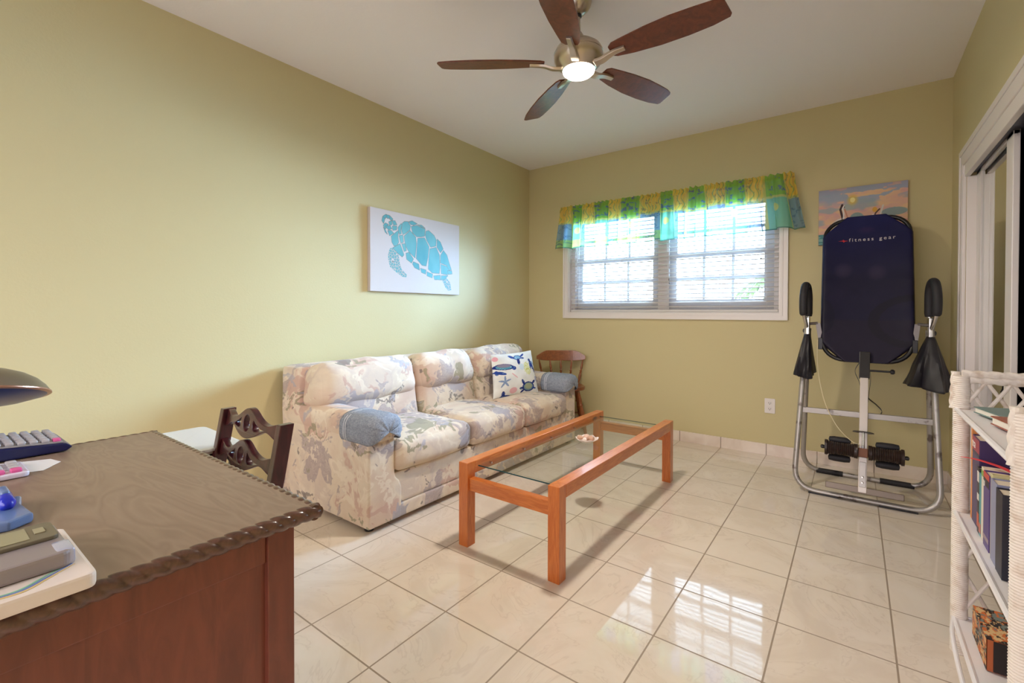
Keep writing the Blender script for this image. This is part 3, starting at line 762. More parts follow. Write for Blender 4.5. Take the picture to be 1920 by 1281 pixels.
def canvas_col(u, v):
    c = np.tile(np.array([206., 199., 199.]), (len(u), 1)); X = u*AS; Y = 1-v
    tone = fbm(X*5, Y*3, 8)
    for poly in scutes:
        pl = [(SQ(a, b_)[0]*AS, SQ(a, b_)[1]) for a, b_ in poly]
        inn = in_poly(X, Y, pl); d = seg_dist(X, Y, pl)
        mk = inn | (d < .0032)
        setc(c, mk, (102, 172, 182)); c[mk] += ((tone[mk]-.5)*46)[:, None]*np.array([1., .7, .5])
        setc(c, (d < .0042) & (~inn | (d < .0012)), (126, 122, 120), .85)
    for k, poly in enumerate(flips):
        pl = [(SQ(a, b_)[0]*AS, SQ(a, b_)[1]) for a, b_ in poly]
        inn = in_poly(X, Y, pl); ce = cells(X, Y, .034, k)
        setc(c, inn & (ce > .14), (112, 172, 180)); setc(c, inn & (ce > .12) & (ce < .24), (126, 130, 128), .8)
    return c
paint_grid('painted_face', lambda u, v: (np.full(u.shape, CX), CY0+.001+(CY1-CY0-.002)*u, CZ0+.001+(CZ1-CZ0-.002)*v), 560, 380, canvas_col, r, 'paint', smooth=False)

# ================================================================== SUNSET PAINTING (back wall)
PX0, PX1, PZ0, PZ1 = 2.573, 3.070, 1.590, 1.985
r = thing('pelican_painting', (2.82, D, 1.6), 'pink and blue sunset canvas with pelicans behind the inversion table', 'painting')
MB().box(PX0, PX1, D-.02, D-.001, PZ0, PZ1).build('canvas_stretcher', mat('canvas_edge', (168, 120, 96), .7), r, bevel=.001)
def pel_col(u, v):
    a = AS2; X = u*a; n1 = fbm(X*2.6+v*1.2, v*7-X*1.5, 21); n2 = fbm(X*5, v*12, 33); n3 = fbm(X*3+9, v*8+4, 44)
    c = np.tile(np.array([224., 180., 160.]), (len(u), 1))
    setc(c, np.clip((n1-.45)*5, 0, 1), (232, 196, 150), .8); setc(c, np.clip((n2-.52)*6, 0, 1), (216, 166, 172), .7)
    setc(c, np.clip((v-.80+n1*.18)*9, 0, 1)*(n3 > .40), (156, 170, 194), .9); setc(c, np.clip((n3-.6)*8, 0, 1), (150, 172, 184), .7)
    setc(c, np.clip((v-.9)*10, 0, 1), (150, 142, 168), .5)
    e = np.hypot((u-.40)*a/.06, (v-.77)/.075); setc(c, np.clip(1.6-e, 0, 1), (222, 190, 90), .9); setc(c, e < .6, (240, 228, 160))
    setc(c, (((u-.45)/.085)**2+((v-.42)/.12)**2 < 1), (122, 156, 158), .8); setc(c, (((u-.86)/.14)**2+((v-.50)/.07)**2 < 1), (126, 156, 160), .8)
    setc(c, v < .19, (84, 140, 142)); setc(c, (v < .19) & (fbm(X*4, v*40, 7) > .58), (170, 200, 196), .6)
    # pelicans
    for ox, s_ in ((.27, 1), (.66, -1)):
        def L_(pts, w_, rgb):
            pl = [((ox+s_*px_)*a, py_) for px_, py_ in pts]; setc(c, seg_dist(X, v, pl, False) < w_, rgb)
        ell(c, X, v, (ox-s_*.05)*a, .38, .10, .055, 38*s_, (222, 204, 192)); L_([(-.13, .30), (-.05, .42), (.03, .47)], .014, (236, 226, 220))
        if s_ == 1:
            L_([(.02, .44), (.0, .56), (-.01, .62), (.01, .70), (.03, .66)], .016, (70, 50, 56)); L_([(.025, .45), (.03, .55), (.015, .63), (.03, .68)], .010, (236, 228, 226)); L_([(.04, .62), (.075, .46)], .010, (200, 140, 120))
        else:
            L_([(.02, .42), (.0, .50), (-.04, .56)], .012, (90, 66, 60)); ell(c, X, v, (ox-.01)*a, .56, .035, .045, 0, (226, 170, 80)); L_([(-.04, .42), (-.08, .62)], .012, (220, 212, 206))
    return c
AS2 = (PX1-PX0)/(PZ1-PZ0)
paint_grid('painted_face', lambda u, v: (PX0+.001+(PX1-PX0-.002)*u, np.full(u.shape, D-.0206), PZ0+.001+(PZ1-PZ0-.002)*v), 230, 180, pel_col, r, 'paint', smooth=False)

# ================================================================== BLINDS
r = thing('window_blind', (1.4, D+.02, 1.11), 'white horizontal slat blind covering the double window', 'blind')
bx0, bx1 = .505, 2.318
b = MB(); z_ = 1.158; k = 0
while z_ < 1.99:
    x_a, x_b, yc = bx0, bx1, D+.024; vs_ = []
    for y_, dz in ((yc-.021, -.0068), (yc-.010, -.0006), (yc, .0022), (yc+.010, .0030), (yc+.021, .0016)): vs_ += [(x_a, y_, z_+dz), (x_b, y_, z_+dz)]
    b.add(vs_ + [(x, y, z-.0028) for x, y, z in vs_], [(2*i, 2*i+1, 2*i+3, 2*i+2) for i in range(4)] + [(10+2*i, 12+2*i, 13+2*i, 11+2*i) for i in range(4)] + [(0, 10, 11, 1), (8, 9, 19, 18)] + [(2*i, 2*i+2, 12+2*i, 10+2*i) for i in range(4)] + [(2*i+1, 11+2*i, 13+2*i, 2*i+3) for i in range(4)])
    z_ += .0368
b.build('slats', 'blind', r)
MB().box(bx0, bx1, D+.002, D+.046, 1.108, 1.128).build('bottom_rail', 'blind', r, bevel=.004)
MB().box(bx0, bx1, D+.0, D+.05, 1.99, 2.035).build('headrail', 'blind', r, bevel=.002)
for x_ in (.60, 1.03, 1.47, 1.90, 2.24):
    MB().tube([(x_, D-.001, 2.0), (x_, D-.001, 1.115)], .0012, 6).build('ladder_cord', 'blind', r)
for x_, z_ in ((1.485, 1.40), (1.49, 1.37), (2.20, 1.54)):
    b = MB(); b.tube([(x_, D-.006, 2.0), (x_, D-.006, z_)], .001, 6); pc = b.build('pull_cord', 'blind', r)
    MB().lathe((x_, D-.006, z_-.02), (0, 0, 1), [(.004, 0), (.005, .004), (.002, .022)], 10).build('cord_tassel', mat('cord_bead', (120, 112, 108), .5), pc, smooth=True)
MB().tube([(.575, D-.01, 1.99), (.585, D-.012, 1.35)], .004, 8).build('tilt_wand', 'blind', r, smooth=True)

# ================================================================== VALANCE
def valance(name, x0, x1, flare0, flare1, cols, label, seed, yoff, zb):
    r = thing(name, ((x0+x1)/2, D-.09, 2.09), label, 'valance', 'window valances')
    ZR = 2.095; ZTOP = 2.137
    rs = np.random.RandomState(seed); phs = rs.rand(6)*6
    def warp_s(s): return s + .006*np.sin(s*41+phs[0]) + .004*np.sin(s*83+phs[1])
    def P(u, v):
        s = warp_s(u); z = ZTOP + (zb-ZTOP)*(1-v); dn = 1-v     # dn: 0 top .. 1 bottom
        x = x0 + (x1-x0)*u - flare0*dn**1.2*(1-u)**3 + flare1*dn**1.2*u**3
        Lw = (x1-x0)
        fine_ = np.sin(u*Lw*132+phs[2]+1.8*np.sin(u*Lw*27))*.016 + np.sin(u*Lw*270+phs[3])*.005
        ph_ = u*Lw*58+phs[4]+1.6*np.sin(u*Lw*11+phs[5])
        wide = np.sin(ph_)*.024 + np.sin(u*Lw*23+phs[1])*.020
        k = np.clip(dn/.9, 0, 1)
        pocket = np.exp(-((z-ZR)/.010)**2)
        y = D - .085 - yoff + fine_*(1-.8*k)*(1-.35*pocket) + wide*k**.8 - .012*np.exp(-((z-ZR)/.016)**2)
        x = x + .022*np.sin(ph_*1.0+1.3)*k**.7*np.sin(PI*np.clip(u, 0, 1))**.3
        y = np.minimum(y, D-.028)
        z = z + .009*np.sin(u*Lw*34+phs[4]+.5)*k + .004*np.sin(u*Lw*150+phs[2])*(dn < .03)
        return x, y, z
    def colour(u, v):
        c = np.tile(np.array([120., 180., 90.]), (len(u), 1)); dn = 1-v
        n = fbm(u*40, v*22, seed); n2 = fbm(u*18+7, v*10, seed+5)
        bt = [(150, 196, 62), (240, 206, 78)]
        edges, tops, lows = cols
        for i in range(len(tops)):
            mk = (u >= edges[i]-.004*np.sin(v*30)) & (u <= edges[i+1]+.01)
            tc = {'g': (132, 200, 66), 'y': (252, 216, 84)}[tops[i]]; lc = {'b': (116, 164, 194), 't': (124, 206, 172), 'p': (150, 178, 212)}[lows[i]]
            top = dn < .40 + .05*((i*7) % 3)/2; 
            setc(c, mk & top, tc); setc(c, mk & ~top, lc)
            band = (np.abs(dn-(.41+.05*((i*7) % 3)/2)) < .022); setc(c, mk & band, (222, 220, 112), .85)
            low2 = dn > (.80 if seed == 3 else 2); setc(c, mk & low2, (206, 216, 110) if i % 2 else (150, 206, 120), .9)
            # motifs
            cxm = (edges[i]+edges[i+1])/2; e = np.hypot((u-cxm)/.016, (dn-.6)/.07)
            if lows[i] == 't': setc(c, mk & (e < 1), (222, 222, 110), .9)
            if tops[i] == 'y': setc(c, mk & top & (np.abs(((u-edges[i])*34 + .3*np.sin(v*25)) % 1 - .5) < .10), (120, 180, 110), .7); setc(c, mk & top & (n > .72), (130, 110, 90), .5)
            else: setc(c, mk & top & (n > .63), (70, 110, 190), .8)
            if lows[i] in 'bp': setc(c, mk & ~top & (np.abs(n2-.5) < .03), (50, 96, 140), .6)
            setc(c, np.abs(u-edges[i]) < .006, (228, 218, 100), .85)
        setc(c, dn > .972, (44, 122, 108), .9)
        return c
    paint_grid('fabric_panel', P, 760, 70, colour, r, 'valance')
    MB().tube([(x0+.012, D-.070, ZR), (x1-.004, D-.070, ZR)], .006, 10).build('curtain_rod', 'trim', r, smooth=True)
    return r
eL = [0, .13, .26, .37, .53, .64, .83, 1.0]
valance('valance_panel', .435, 1.431, .035, 0, (eL, 'ygygygy', 'btbtbtb'), 'green, yellow and blue gathered valance over the left window half', 3, 0, 1.728)
eR = [0, .115, .24, .37, .52, .67, .80, .93, 1.0]
valance('valance_panel', 1.433, 2.425, 0, .075, (eR, 'gygygygy', 'tbtptptb'), 'green, yellow and teal gathered valance over the right window half', 5, .012, 1.722)

# ================================================================== OUTLET
r = thing('wall_outlet', (2.268, D, .384), 'white duplex outlet low on the wall under the window', 'outlet')
b = MB(); b.prism(rounded_rect(2.232, 2.304, .327, .441, .006), lambda x, z, c: (x, D-.006+c, z), .005); b.build('cover_plate', 'trim', r, bevel=.0015)
for z_ in (.362, .406):
    b = MB(); b.prism(rounded_rect(2.252, 2.284, z_-.014, z_+.014, .010), lambda x, z, c: (x, D-.008+c, z), .003); so = b.build('socket', 'trim', r)
    b = MB(); b.box(2.260, 2.2625, D-.0085, D-.0075, z_-.004, z_+.007); b.box(2.2735, 2.276, D-.0085, D-.0075, z_-.004, z_+.007); b.lathe((2.268, D-.0085, z_-.008), (0, 1, 0), [(.003, 0), (.003, .001)], 8)
    b.build('slots', 'black', so)

# ================================================================== INVERSION TABLE
r = thing('inversion_table', (2.84, 3.55, 0), 'folding inversion table with a navy padded back board and grey tube frame', 'inversion table')
def uframe(yf, ztop, ytop, xl, xr, xlt, xrt, name, rr=.0155, cr_=.13):
    z0 = rr
    left = [Vector((xlt, ytop, ztop)), Vector((xl, yf, z0))]; right = [Vector((xrt, ytop, ztop)), Vector((xr, yf, z0))]
    pts = [left[0], left[0].lerp(left[1], .5)]
    def corner(p_end, top, inner):
        d1 = (top-p_end).normalized(); d2 = Vector((inner, 0, 0)); A, B = p_end+d1*cr_, p_end+d2*cr_; o = []
        for i in range(9):
            t = i/8; o.append(A*(1-t)**2 + p_end*2*t*(1-t) + B*t*t)
        return o
    pts += corner(left[1], left[0], 1) + corner(right[1], right[0], -1)[::-1] + [right[0].lerp(right[1], .5), right[0]]
    return MB().tube(pts, rr, 14).build(name, 'steel', r, smooth=True)
fu = uframe(3.325, 1.02, 3.545, 2.490, 3.176, 2.540, 3.146, 'front_frame')
ru = uframe(3.775, 1.00, 3.600, 2.503, 3.178, 2.545, 3.142, 'rear_frame')
for x_ in ((2.585, 2.735), (2.93, 3.10)):
    MB().tube([(x_[0], 3.775, .0170), (x_[1], 3.775, .0170)], .0175, 14).build('foam_sleeve', 'foam', ru, smooth=True)
for x_ in ((2.57, 2.72), (2.91, 3.08)):
    MB().box(x_[0], x_[1], 3.309, 3.341, .0, .010).build('rubber_pad', 'black', fu)
MB().bar((2.512, 3.443, .485), (3.160, 3.443, .490), .022, .034).build('crossbar', 'steel', r, bevel=.003)
# board plane
bb0 = Vector((2.846, 3.505, .80)); bt0 = Vector((2.846, 3.775, 1.735)); bd = (bt0-bb0).normalized(); bx = Vector((1, 0, 0)); bn = bd.cross(bx)
if bn.y > 0: bn = -bn
BL = (bt0-bb0).length; hw = .232
def bp(a, c, t): return bb0 + bx*a + bd*c + bn*t
path = [bp(a, c, -.012) for a, c in rounded_rect(-hw+.012, hw-.012, .012, BL-.012, .115, 8)]
MB().tube(path, .0125, 12, closed=True).build('board_frame', 'black', r, smooth=True)
# cloth pad: clipped corners, slight sag, wraps the frame on both sides
def cloth(u, v):
    a = 2*u-1; c = BL*(-.002+1.004*v)
    cut = .125; d_end = np.minimum(c, BL-c); lim = np.where(d_end < cut, hw+.003-.125*(1-d_end/cut)**1.1, hw+.003)
    x = a*lim
    sag = -.018*(1-a*a)*np.sin(np.clip(v, 0, 1)*PI)**.5
    t = .007 + sag*(1-np.abs(a)**6) - .022*np.abs(a)**40 + .002*np.sin(v*50)*np.abs(a)**4 
    base = [bb0[i] + bx[i]*x + bd[i]*c + bn[i]*t for i in range(3)]
    return base
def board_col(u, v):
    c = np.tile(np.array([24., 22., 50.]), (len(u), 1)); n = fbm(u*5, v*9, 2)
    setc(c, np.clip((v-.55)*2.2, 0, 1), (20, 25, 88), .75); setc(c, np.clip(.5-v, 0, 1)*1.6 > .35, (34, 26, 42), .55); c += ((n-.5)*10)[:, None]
    for cx_, cy_ in ((.25, .62), (.62, .60)):  # soft sheen spots put into the pad colour
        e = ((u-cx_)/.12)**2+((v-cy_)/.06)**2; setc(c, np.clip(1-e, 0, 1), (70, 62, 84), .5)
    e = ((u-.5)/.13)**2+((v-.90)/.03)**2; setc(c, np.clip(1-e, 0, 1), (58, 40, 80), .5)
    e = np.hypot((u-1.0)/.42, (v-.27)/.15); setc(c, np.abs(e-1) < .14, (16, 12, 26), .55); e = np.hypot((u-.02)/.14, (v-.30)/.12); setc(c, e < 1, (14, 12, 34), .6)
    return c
M['nylon_sheen_tones'] = col_mat('navy_board_fabric', .5)
pad = paint_grid('back_pad', cloth, 90, 150, board_col, r, 'nylon_sheen_tones')
md = pad.modifiers.new('s', 'SOLIDIFY'); md.thickness = .004; md.offset = -1
def text_mesh(txt, name, size, origin, xdir, ydir, m, parent, spacing=1.0, extr=.0006, lift=None):
    cu = bpy.data.curves.new(name, 'FONT'); cu.body = txt; cu.size = size; cu.extrude = extr; cu.space_character = spacing; cu.offset = 0; cu.resolution_u = 4
    t = bpy.data.objects.new(name, cu); C.objects.link(t); bpy.context.view_layer.update()
    me = bpy.data.meshes.new_from_object(t.evaluated_get(bpy.context.evaluated_depsgraph_get())); bpy.data.objects.remove(t)
    n_ = xdir.cross(ydir); off = root_off(parent)
    for v in me.vertices:
        v.co = origin + xdir*v.co.x + ydir*v.co.y + n_*v.co.z
        if lift: v.co = lift(v.co)
        v.co = v.co - off
    me.materials.append(m); o = bpy.data.objects.new(name, me); C.objects.link(o); o.parent = parent; return o
wm = mat('print_white', (216, 210, 214), .5); rm = mat('print_red', (206, 44, 56), .5)
# the print sits on the sagging cloth, so lift it just clear of it
TH = .0035
c_txt = .735
def on_cloth(p_):
    q_ = p_ - bb0; a = q_.dot(bx)/hw; c = q_.dot(bd)
    t = .007 - .018*(1-a*a)*math.sin(PI*min(1, max(0, c/BL)))**.5*(1-abs(a)**6)
    return bp(q_.dot(bx), c, t + .0062 + (q_.dot(bn)-TH))
for word, a0 in (('fitness', -.090), ('gear', .067)):
    text_mesh(word, 'brand_lettering', .034, bp(a0, BL*c_txt+.085, TH), bx, bd, wm, r, 1.42, lift=on_cloth)
b = MB()
star = [(-.030, .0), (-.006, .003), (-.003, .010), (.006, .002), (.026, .0), (.006, -.004), (.001, -.011), (-.006, -.002)]
b.prism(star, lambda a, c, t: on_cloth(bp(-.118+a*.95, BL*c_txt+.092+c, TH+t)), .001); b.build('logo_mark', rm, r)
# boom, rollers, foot bar
k0 = Vector((2.842, 3.515, .86)); k1 = Vector((2.833, 3.270, .075)); kd = (k1-k0).normalized(); kn = Vector((0, -1, 0)); kn = (kn - kd*kn.dot(kd)).normalized()
MB().bar(k0, k0+kd*.16, .052, .050, up=kn).build('boom_sleeve', 'black', r, bevel=.003)
MB().bar(k0+kd*.14, k1, .040, .036, up=kn).build('boom', mat('boom_white_metal', (204, 196, 190), .35, .3), r, bevel=.003)
def kp(t, side=0, out=0): return k0 + kd*t + Vector((1, 0, 0))*side + kn*out
MB().tube([kp(.115, .02, .02), kp(.115, .125, .02)], .006, 10).build('height_pin', 'black', r, smooth=True)
MB().lathe(kp(.115, .12, .02), (1, 0, 0), [(.006, 0), (.014, .004), (.015, .014), (.010, .022)], 16).build('pin_knob', 'black', r, smooth=True)
KL = (k1-k0).length
MB().bar(kp(KL-.012, -.175), kp(KL-.012, .185), .036, .030, up=kn).build('foot_rest', mat('tarnished_steel', (120, 108, 98), .4, .6), r, bevel=.004)
MB().bar(kp(KL-.17, 0, .019), kp(KL-.03, 0, .019), .030, .008, up=kn).build('foot_plate_bracket', 'steel', r, bevel=.002)
for t in (KL-.055, KL-.085): MB().lathe(kp(t, 0, .022), kn, [(.007, 0), (.007, .005), (.004, .006)], 12).build('bolt', 'chrome', r, smooth=True)
zr = KL-.225
prof = [(.004, 0), (.044, .002), (.045, .014), (.040, .018)] + [(.038+.004*(i % 2)-.006*math.sin(PI*i/26), .02+i*.005) for i in range(26)] + [(.041, .154), (.043, .160), (.004, .163)]
for s_ in (-1, 1):
    b = MB(); b.lathe(kp(zr, s_*.185, .035), (-s_, 0, 0), prof, 28); ro = b.build('ankle_roller', mat('ribbed_brown_rubber', (40, 24, 20), .4), r, smooth=True)
    MB().lathe(kp(zr, s_*.181, .035), (s_, 0, 0), [(.009, 0), (.012, .012), (.011, .02), (.004, .024)], 12).build('roller_cap', 'black', ro, smooth=True)
    for dz, yy in ((-.052, -.01), (.052, -.01)):
        b = MB(); b.lathe(kp(zr+dz, s_*.112-.055, yy), (1, 0, 0), [(.004, 0), (.017, .004), (.021, .03), (.021, .08), (.017, .106), (.004, .11)], 18); b.build('ankle_pad', 'foam', r, smooth=True)
MB().bar(kp(zr-.02, 0, .035), kp(zr+.03, 0, .035), .046, .04, up=kn).build('roller_bracket', mat('rusty_bracket', (112, 74, 56), .5, .5), r, bevel=.003)
MB().tube([kp(zr-.12, 0, .03), kp(zr-.02, 0, .03)], .006, 10).build('adjust_rod', 'chrome', r, smooth=True)
b = MB(); b.lathe(kp(zr-.118, 0, .012), kd, [(.004, 0), (.050, .002), (.052, .006), (.004, .008)], 24); b.build('adjust_handle', 'black', r, smooth=True)
# pivot arms, handles, covers
for s_, xl in ((-1, 2.543), (1, 3.144)):
    MB().box(xl-.009, xl+.009, 3.515, 3.615, .955, 1.075).build('hinge_plate', 'chrome', r, bevel=.004)
    pb = bp(s_*hw, .12, -.012)
    b = MB(); xi = xl-s_*.055
    b.tube([(xl, 3.565, 1.03), (xi, 3.565, 1.035)], .009, 12); b.bar((xi, 3.565, 1.035), (pb.x, pb.y+.005, pb.z+.02), .012, .026, up=(1, 0, 0)); b.build('pivot_arm', mat('arm_grey_metal', (120, 114, 112), .4, .6), r, smooth=False)
    MB().box(pb.x-.012, pb.x+.012, pb.y-.018, pb.y+.018, pb.z-.045, pb.z+.03).build('pivot_bracket', 'black', r, bevel=.003)
    MB().lathe((xl+s_*.008, 3.55, .985), (s_, 0, 0), [(.006, 0), (.014, .003), (.013, .016), (.005, .02)], 12).build('frame_knob', 'black', r, smooth=True)
    # handle loop: rises from the rear tube, bends towards the viewer and comes down as a padded grip
    hp = smooth_path([(xl, 3.60, .99), (xl, 3.605, 1.12), (xl, 3.595, 1.22), (xl+s_*.006, 3.565, 1.275), (xl+s_*.014, 3.515, 1.275), (xl+s_*.020, 3.48, 1.21), (xl+s_*.020, 3.475, 1.12), (xl+s_*.012, 3.49, 1.06), (xl, 3.53, 1.0)], 6)
    hb = MB().tube(hp, .0105, 10).build('handlebar', 'chrome', r, smooth=True)
    b = MB(); b.tube(hp[4:40], [.019]+[.023]*34+[.018], 14); b.build('foam_grip', 'foam', hb, smooth=True)
    # draped nylon cover over the leg tops
    hx_, hy_, xc, zb_ = (.058, .14, 2.528, .700) if s_ < 0 else (.100, .17, 3.132, .680)
    vs_ = []; fs_ = []; nn_ = 40; mm_ = 22
    for i in range(mm_):
        t = i/(mm_-1); zz = .965 + (zb_-.965)*t; kx = .016+(hx_-.016)*t**.9; ky = .045+(hy_-.045)*t**.85
        xx = xl + (xc-xl)*t
        for k in range(nn_):
            a = 2*PI*k/nn_; sx = math.copysign(abs(math.cos(a))**.8, math.cos(a)); sy = math.copysign(abs(math.sin(a))**.8, math.sin(a))
            fold = 1 + (.13*math.sin(5*a+s_+.8*t)+.07*math.sin(11*a+3*t)+.04*noise.noise(Vector((a*2, t*6, s_))))*t**.7 - (.10 if math.sin(3*a+1) > .8 else 0)*t
            vs_.append((xx+kx*sx*fold, 3.53+ky*sy*fold - .02*t, zz + .012*math.sin(2*a+.6)*t**3))
    for i in range(mm_-1): fs_ += [(i*nn_+k, i*nn_+(k+1) % nn_, (i+1)*nn_+(k+1) % nn_, (i+1)*nn_+k) for k in range(nn_)]
    b = MB(); b.add(vs_, fs_); b.build('nylon_cover', 'nylon_bag', r, smooth=True, solid=.002)
# strap and tether cord
sp = smooth_path([(2.820, 3.545, .80), (2.795, 3.55, .74), (2.815, 3.53, .68), (2.83, 3.50, .62), (2.865, 3.49, .58), (2.90, 3.475, .55), (2.925, 3.465, .515), (2.90, 3.472, .475), (2.86, 3.46, .48)], 6)
b = MB()
vs_ = []; fs_ = []
for i, p_ in enumerate(sp):
    vs_ += [p_+Vector((0, -.012, 0)), p_+Vector((0, .012, .004))]
    if i: o_ = 2*(i-1); fs_.append((o_, o_+1, o_+3, o_+2))
b.add(vs_, fs_); b.build('strap', 'black', r, solid=.002)
b = MB(); vs_ = []; fs_ = []
for i, p_ in enumerate(smooth_path([(2.863, 3.55, .80), (2.872, 3.54, .70), (2.865, 3.52, .62), (2.86, 3.50, .56)], 6)):
    vs_ += [p_+Vector((0, -.013, 0)), p_+Vector((0, .013, 0))]
    if i: o_ = 2*(i-1); fs_.append((o_, o_+1, o_+3, o_+2))
b.add(vs_, fs_); b.build('strap', 'black', r, solid=.002)
MB().tube(smooth_path([(2.60, 3.53, .93), (2.60, 3.50, .80), (2.615, 3.45, .68), (2.65, 3.40, .54), (2.71, 3.36, .42), (2.78, 3.33, .35), (2.825, 3.315, .335)], 8), .0022, 8).build('tether_cord', mat('white_cord', (224, 212, 176), .6), r, smooth=True)

# ================================================================== DESK
DZ = .76; dx0, dx1, dy0, dy1 = 1.175, 2.030, -.80, .447
r = thing('wooden_desk', (1.6, -.2, 0), 'brown wooden desk with carved rope edging at the lower left', 'desk')
MB().box(dx0+.008, dx1-.008, dy0+.008, dy1-.008, DZ-.022, DZ).build('desk_top', 'desk_top', r, bevel=.002)
M['edge_wood'] = wood('carved_edge_wood', (70, 44, 34), (98, 64, 50), 20, (3, 3, 3), .28, None, .5)
b = MB()
for p_, q_ in (((dx1-.008, dy0, DZ-.012), (dx1-.008, dy1, DZ-.012)), ((dx1, dy1-.008, DZ-.012), (dx0, dy1-.008, DZ-.012)), ((dx0+.008, dy1, DZ-.012), (dx0+.008, dy0, DZ-.012))):
    b.rope(p_, q_, .0136, .0225, 36, 3, .20)
b.build('carved_edge', 'edge_wood', r, smooth=True)
# right pedestal: posts, rails and a recessed end panel
ex = dx1-.032
def pedestal(xa, xb, ya, yb, face_right=True):
    for x_ in (xa, xb-.045):
        for y_ in (ya, yb-.045): MB().box(x_, x_+.045, y_, y_+.045, 0, DZ-.024).build('corner_post', 'desk_side', r, bevel=.002)
    for x_ in (xa+.006, xb-.026):
        MB().box(x_, x_+.020, ya+.045, yb-.045, DZ-.084, DZ-.024).build('side_rail', 'desk_side', r, bevel=.002)
        MB().box(x_, x_+.020, ya+.045, yb-.045, .09, .16).build('side_rail', 'desk_side', r, bevel=.002)
    b = MB(); b.box(xa+.012, xa+.018, ya+.045, yb-.045, .12, DZ-.08); pa = b.build('side_panel', 'desk_side', r)
    b = MB(); b.box(xb-.018, xb-.012, ya+.045, yb-.045, .12, DZ-.08); pa = b.build('side_panel', 'desk_side', r)
    MB().box(xa+.045, xb-.045, yb-.03, yb-.012, .09, DZ-.024).build('end_panel', 'desk_side', r)
    MB().box(xa+.045, xb-.045, ya+.012, ya+.03, .09, DZ-.024).build('end_panel', 'desk_side', r)
pedestal(1.52, ex, dy0+.03, dy1-.030)
for x_ in (dx0+.03,):
    for y_ in (dy0+.03, -.10): MB().box(x_, x_+.045, y_, y_+.045, 0, DZ-.024).build('leg', 'desk_side', r, bevel=.002)
MB().box(dx0+.036, dx0+.058, dy0+.075, -.10, DZ-.12, DZ-.024).build('apron', 'desk_side', r)
MB().box(dx0+.075, 1.52, -.085, -.065, DZ-.12, DZ-.024).build('apron', 'desk_side', r)

# ================================================================== DESK CHAIR
r = thing('desk_chair', (1.225, .6, 0), 'dark mahogany chair with a pierced scroll back behind the desk', 'chair')
yb_, cxl, cxr = .675, 1.028, 1.418
for x_ in (cxl, cxr):
    b = MB()
    seq = [(yb_-.03, 0), (yb_-.045, .25), (yb_-.045, .43), (yb_-.01, .60), (yb_+.02, .765)]
    for i in range(len(seq)-1):
        pass
    vs_ = []; fs_ = []
    P_ = smooth_path([(x_, y_, z_) for y_, z_ in seq], 5)
    for i, p_ in enumerate(P_):
        vs_ += [p_+Vector((-.013, -.020, 0)), p_+Vector((.013, -.020, 0)), p_+Vector((.013, .022, 0)), p_+Vector((-.013, .022, 0))]
        if i: o_ = 4*(i-1); fs_ += [(o_+j, o_+(j+1) % 4, o_+4+(j+1) % 4, o_+4+j) for j in range(4)]
    n4 = 4*(len(P_)-1); fs_ += [(3, 2, 1, 0), (n4, n4+1, n4+2, n4+3)]
    b.add(vs_, fs_); b.build('back_post', 'mahogany', r, bevel=.003)
def pierced(zc, yc, name):
    # camel-back rail with an oval and two slots, cut as curve holes
    cu = bpy.data.curves.new(name, 'CURVE'); cu.dimensions = '2D'; cu.fill_mode = 'BOTH'; cu.extrude = .008; cu.bevel_depth = .0025; cu.bevel_resolution = 2
    hwid = (cxr-cxl)/2-.008
    def spl(pts):
        s_ = cu.splines.new('POLY'); s_.points.add(len(pts)-1)
        for p_, q_ in zip(s_.points, pts): p_.co = (q_[0], q_[1], 0, 1)
        s_.use_cyclic_u = True
    top = lambda x: .010+.040*math.exp(-(x/.060)**2) + .012*math.exp(-((abs(x)-hwid)/.05)**2) - .004*math.exp(-((abs(x)-.12)/.03)**2)
    bot = lambda x: -.026-.012*math.exp(-(x/.05)**2)-.004*math.exp(-((abs(x)-hwid)/.05)**2) + .020*math.exp(-((abs(x)-.115)/.045)**2)
    xs = [hwid*(2*i/60-1) for i in range(61)]
    spl([(x, top(x)) for x in xs] + [(x, bot(x)) for x in xs[::-1]])
    spl([(.024*math.cos(2*PI*k/24), .006+.028*math.sin(2*PI*k/24)) for k in range(24)])
    for s_ in (-1, 1):
        tri = [(s_*a, b_) for a, b_ in ((.040, .024), (.058, .012), (.085, .000), (.118, -.004), (.085, -.012), (.055, -.016), (.040, -.010), (.036, .008))]
        spl(tri)
    t = bpy.data.objects.new(name, cu); C.objects.link(t); bpy.context.view_layer.update()
    me = bpy.data.meshes.new_from_object(t.evaluated_get(bpy.context.evaluated_depsgraph_get())); bpy.data.objects.remove(t)
    off = root_off(r)
    for v in me.vertices:
        x, z, d = v.co.x, v.co.y, v.co.z
        v.co = Vector(((cxl+cxr)/2+x, yc+d+z*.18-.018*(1-(x/hwid)**2)+.010, zc+z)) - off
    me.materials.clear(); me.materials.append(M['mahogany']); o = bpy.data.objects.new(name, me); C.objects.link(o); o.parent = r
pierced(.738, yb_+.012, 'crest_rail'); pierced(.640, yb_-.008, 'back_slat'); pierced(.545, yb_-.028, 'back_slat')
MB().rbox(((cxl+cxr)/2, .465, .425), (.205, .185, .02), .015, (0, 0, .008), n=8).build('seat', 'mahogany', r, smooth=True)
for x_ in (cxl, cxr): MB().bar((x_, .31, 0), (x_, .31, .41), .03, .03, up=(0, 1, 0)).build('leg', 'mahogany', r, bevel=.003)
for x_ in (cxl, cxr): MB().bar((x_, .31, .16), (x_, yb_-.04, .16), .016, .024).build('stretcher', 'mahogany', r, bevel=.002)

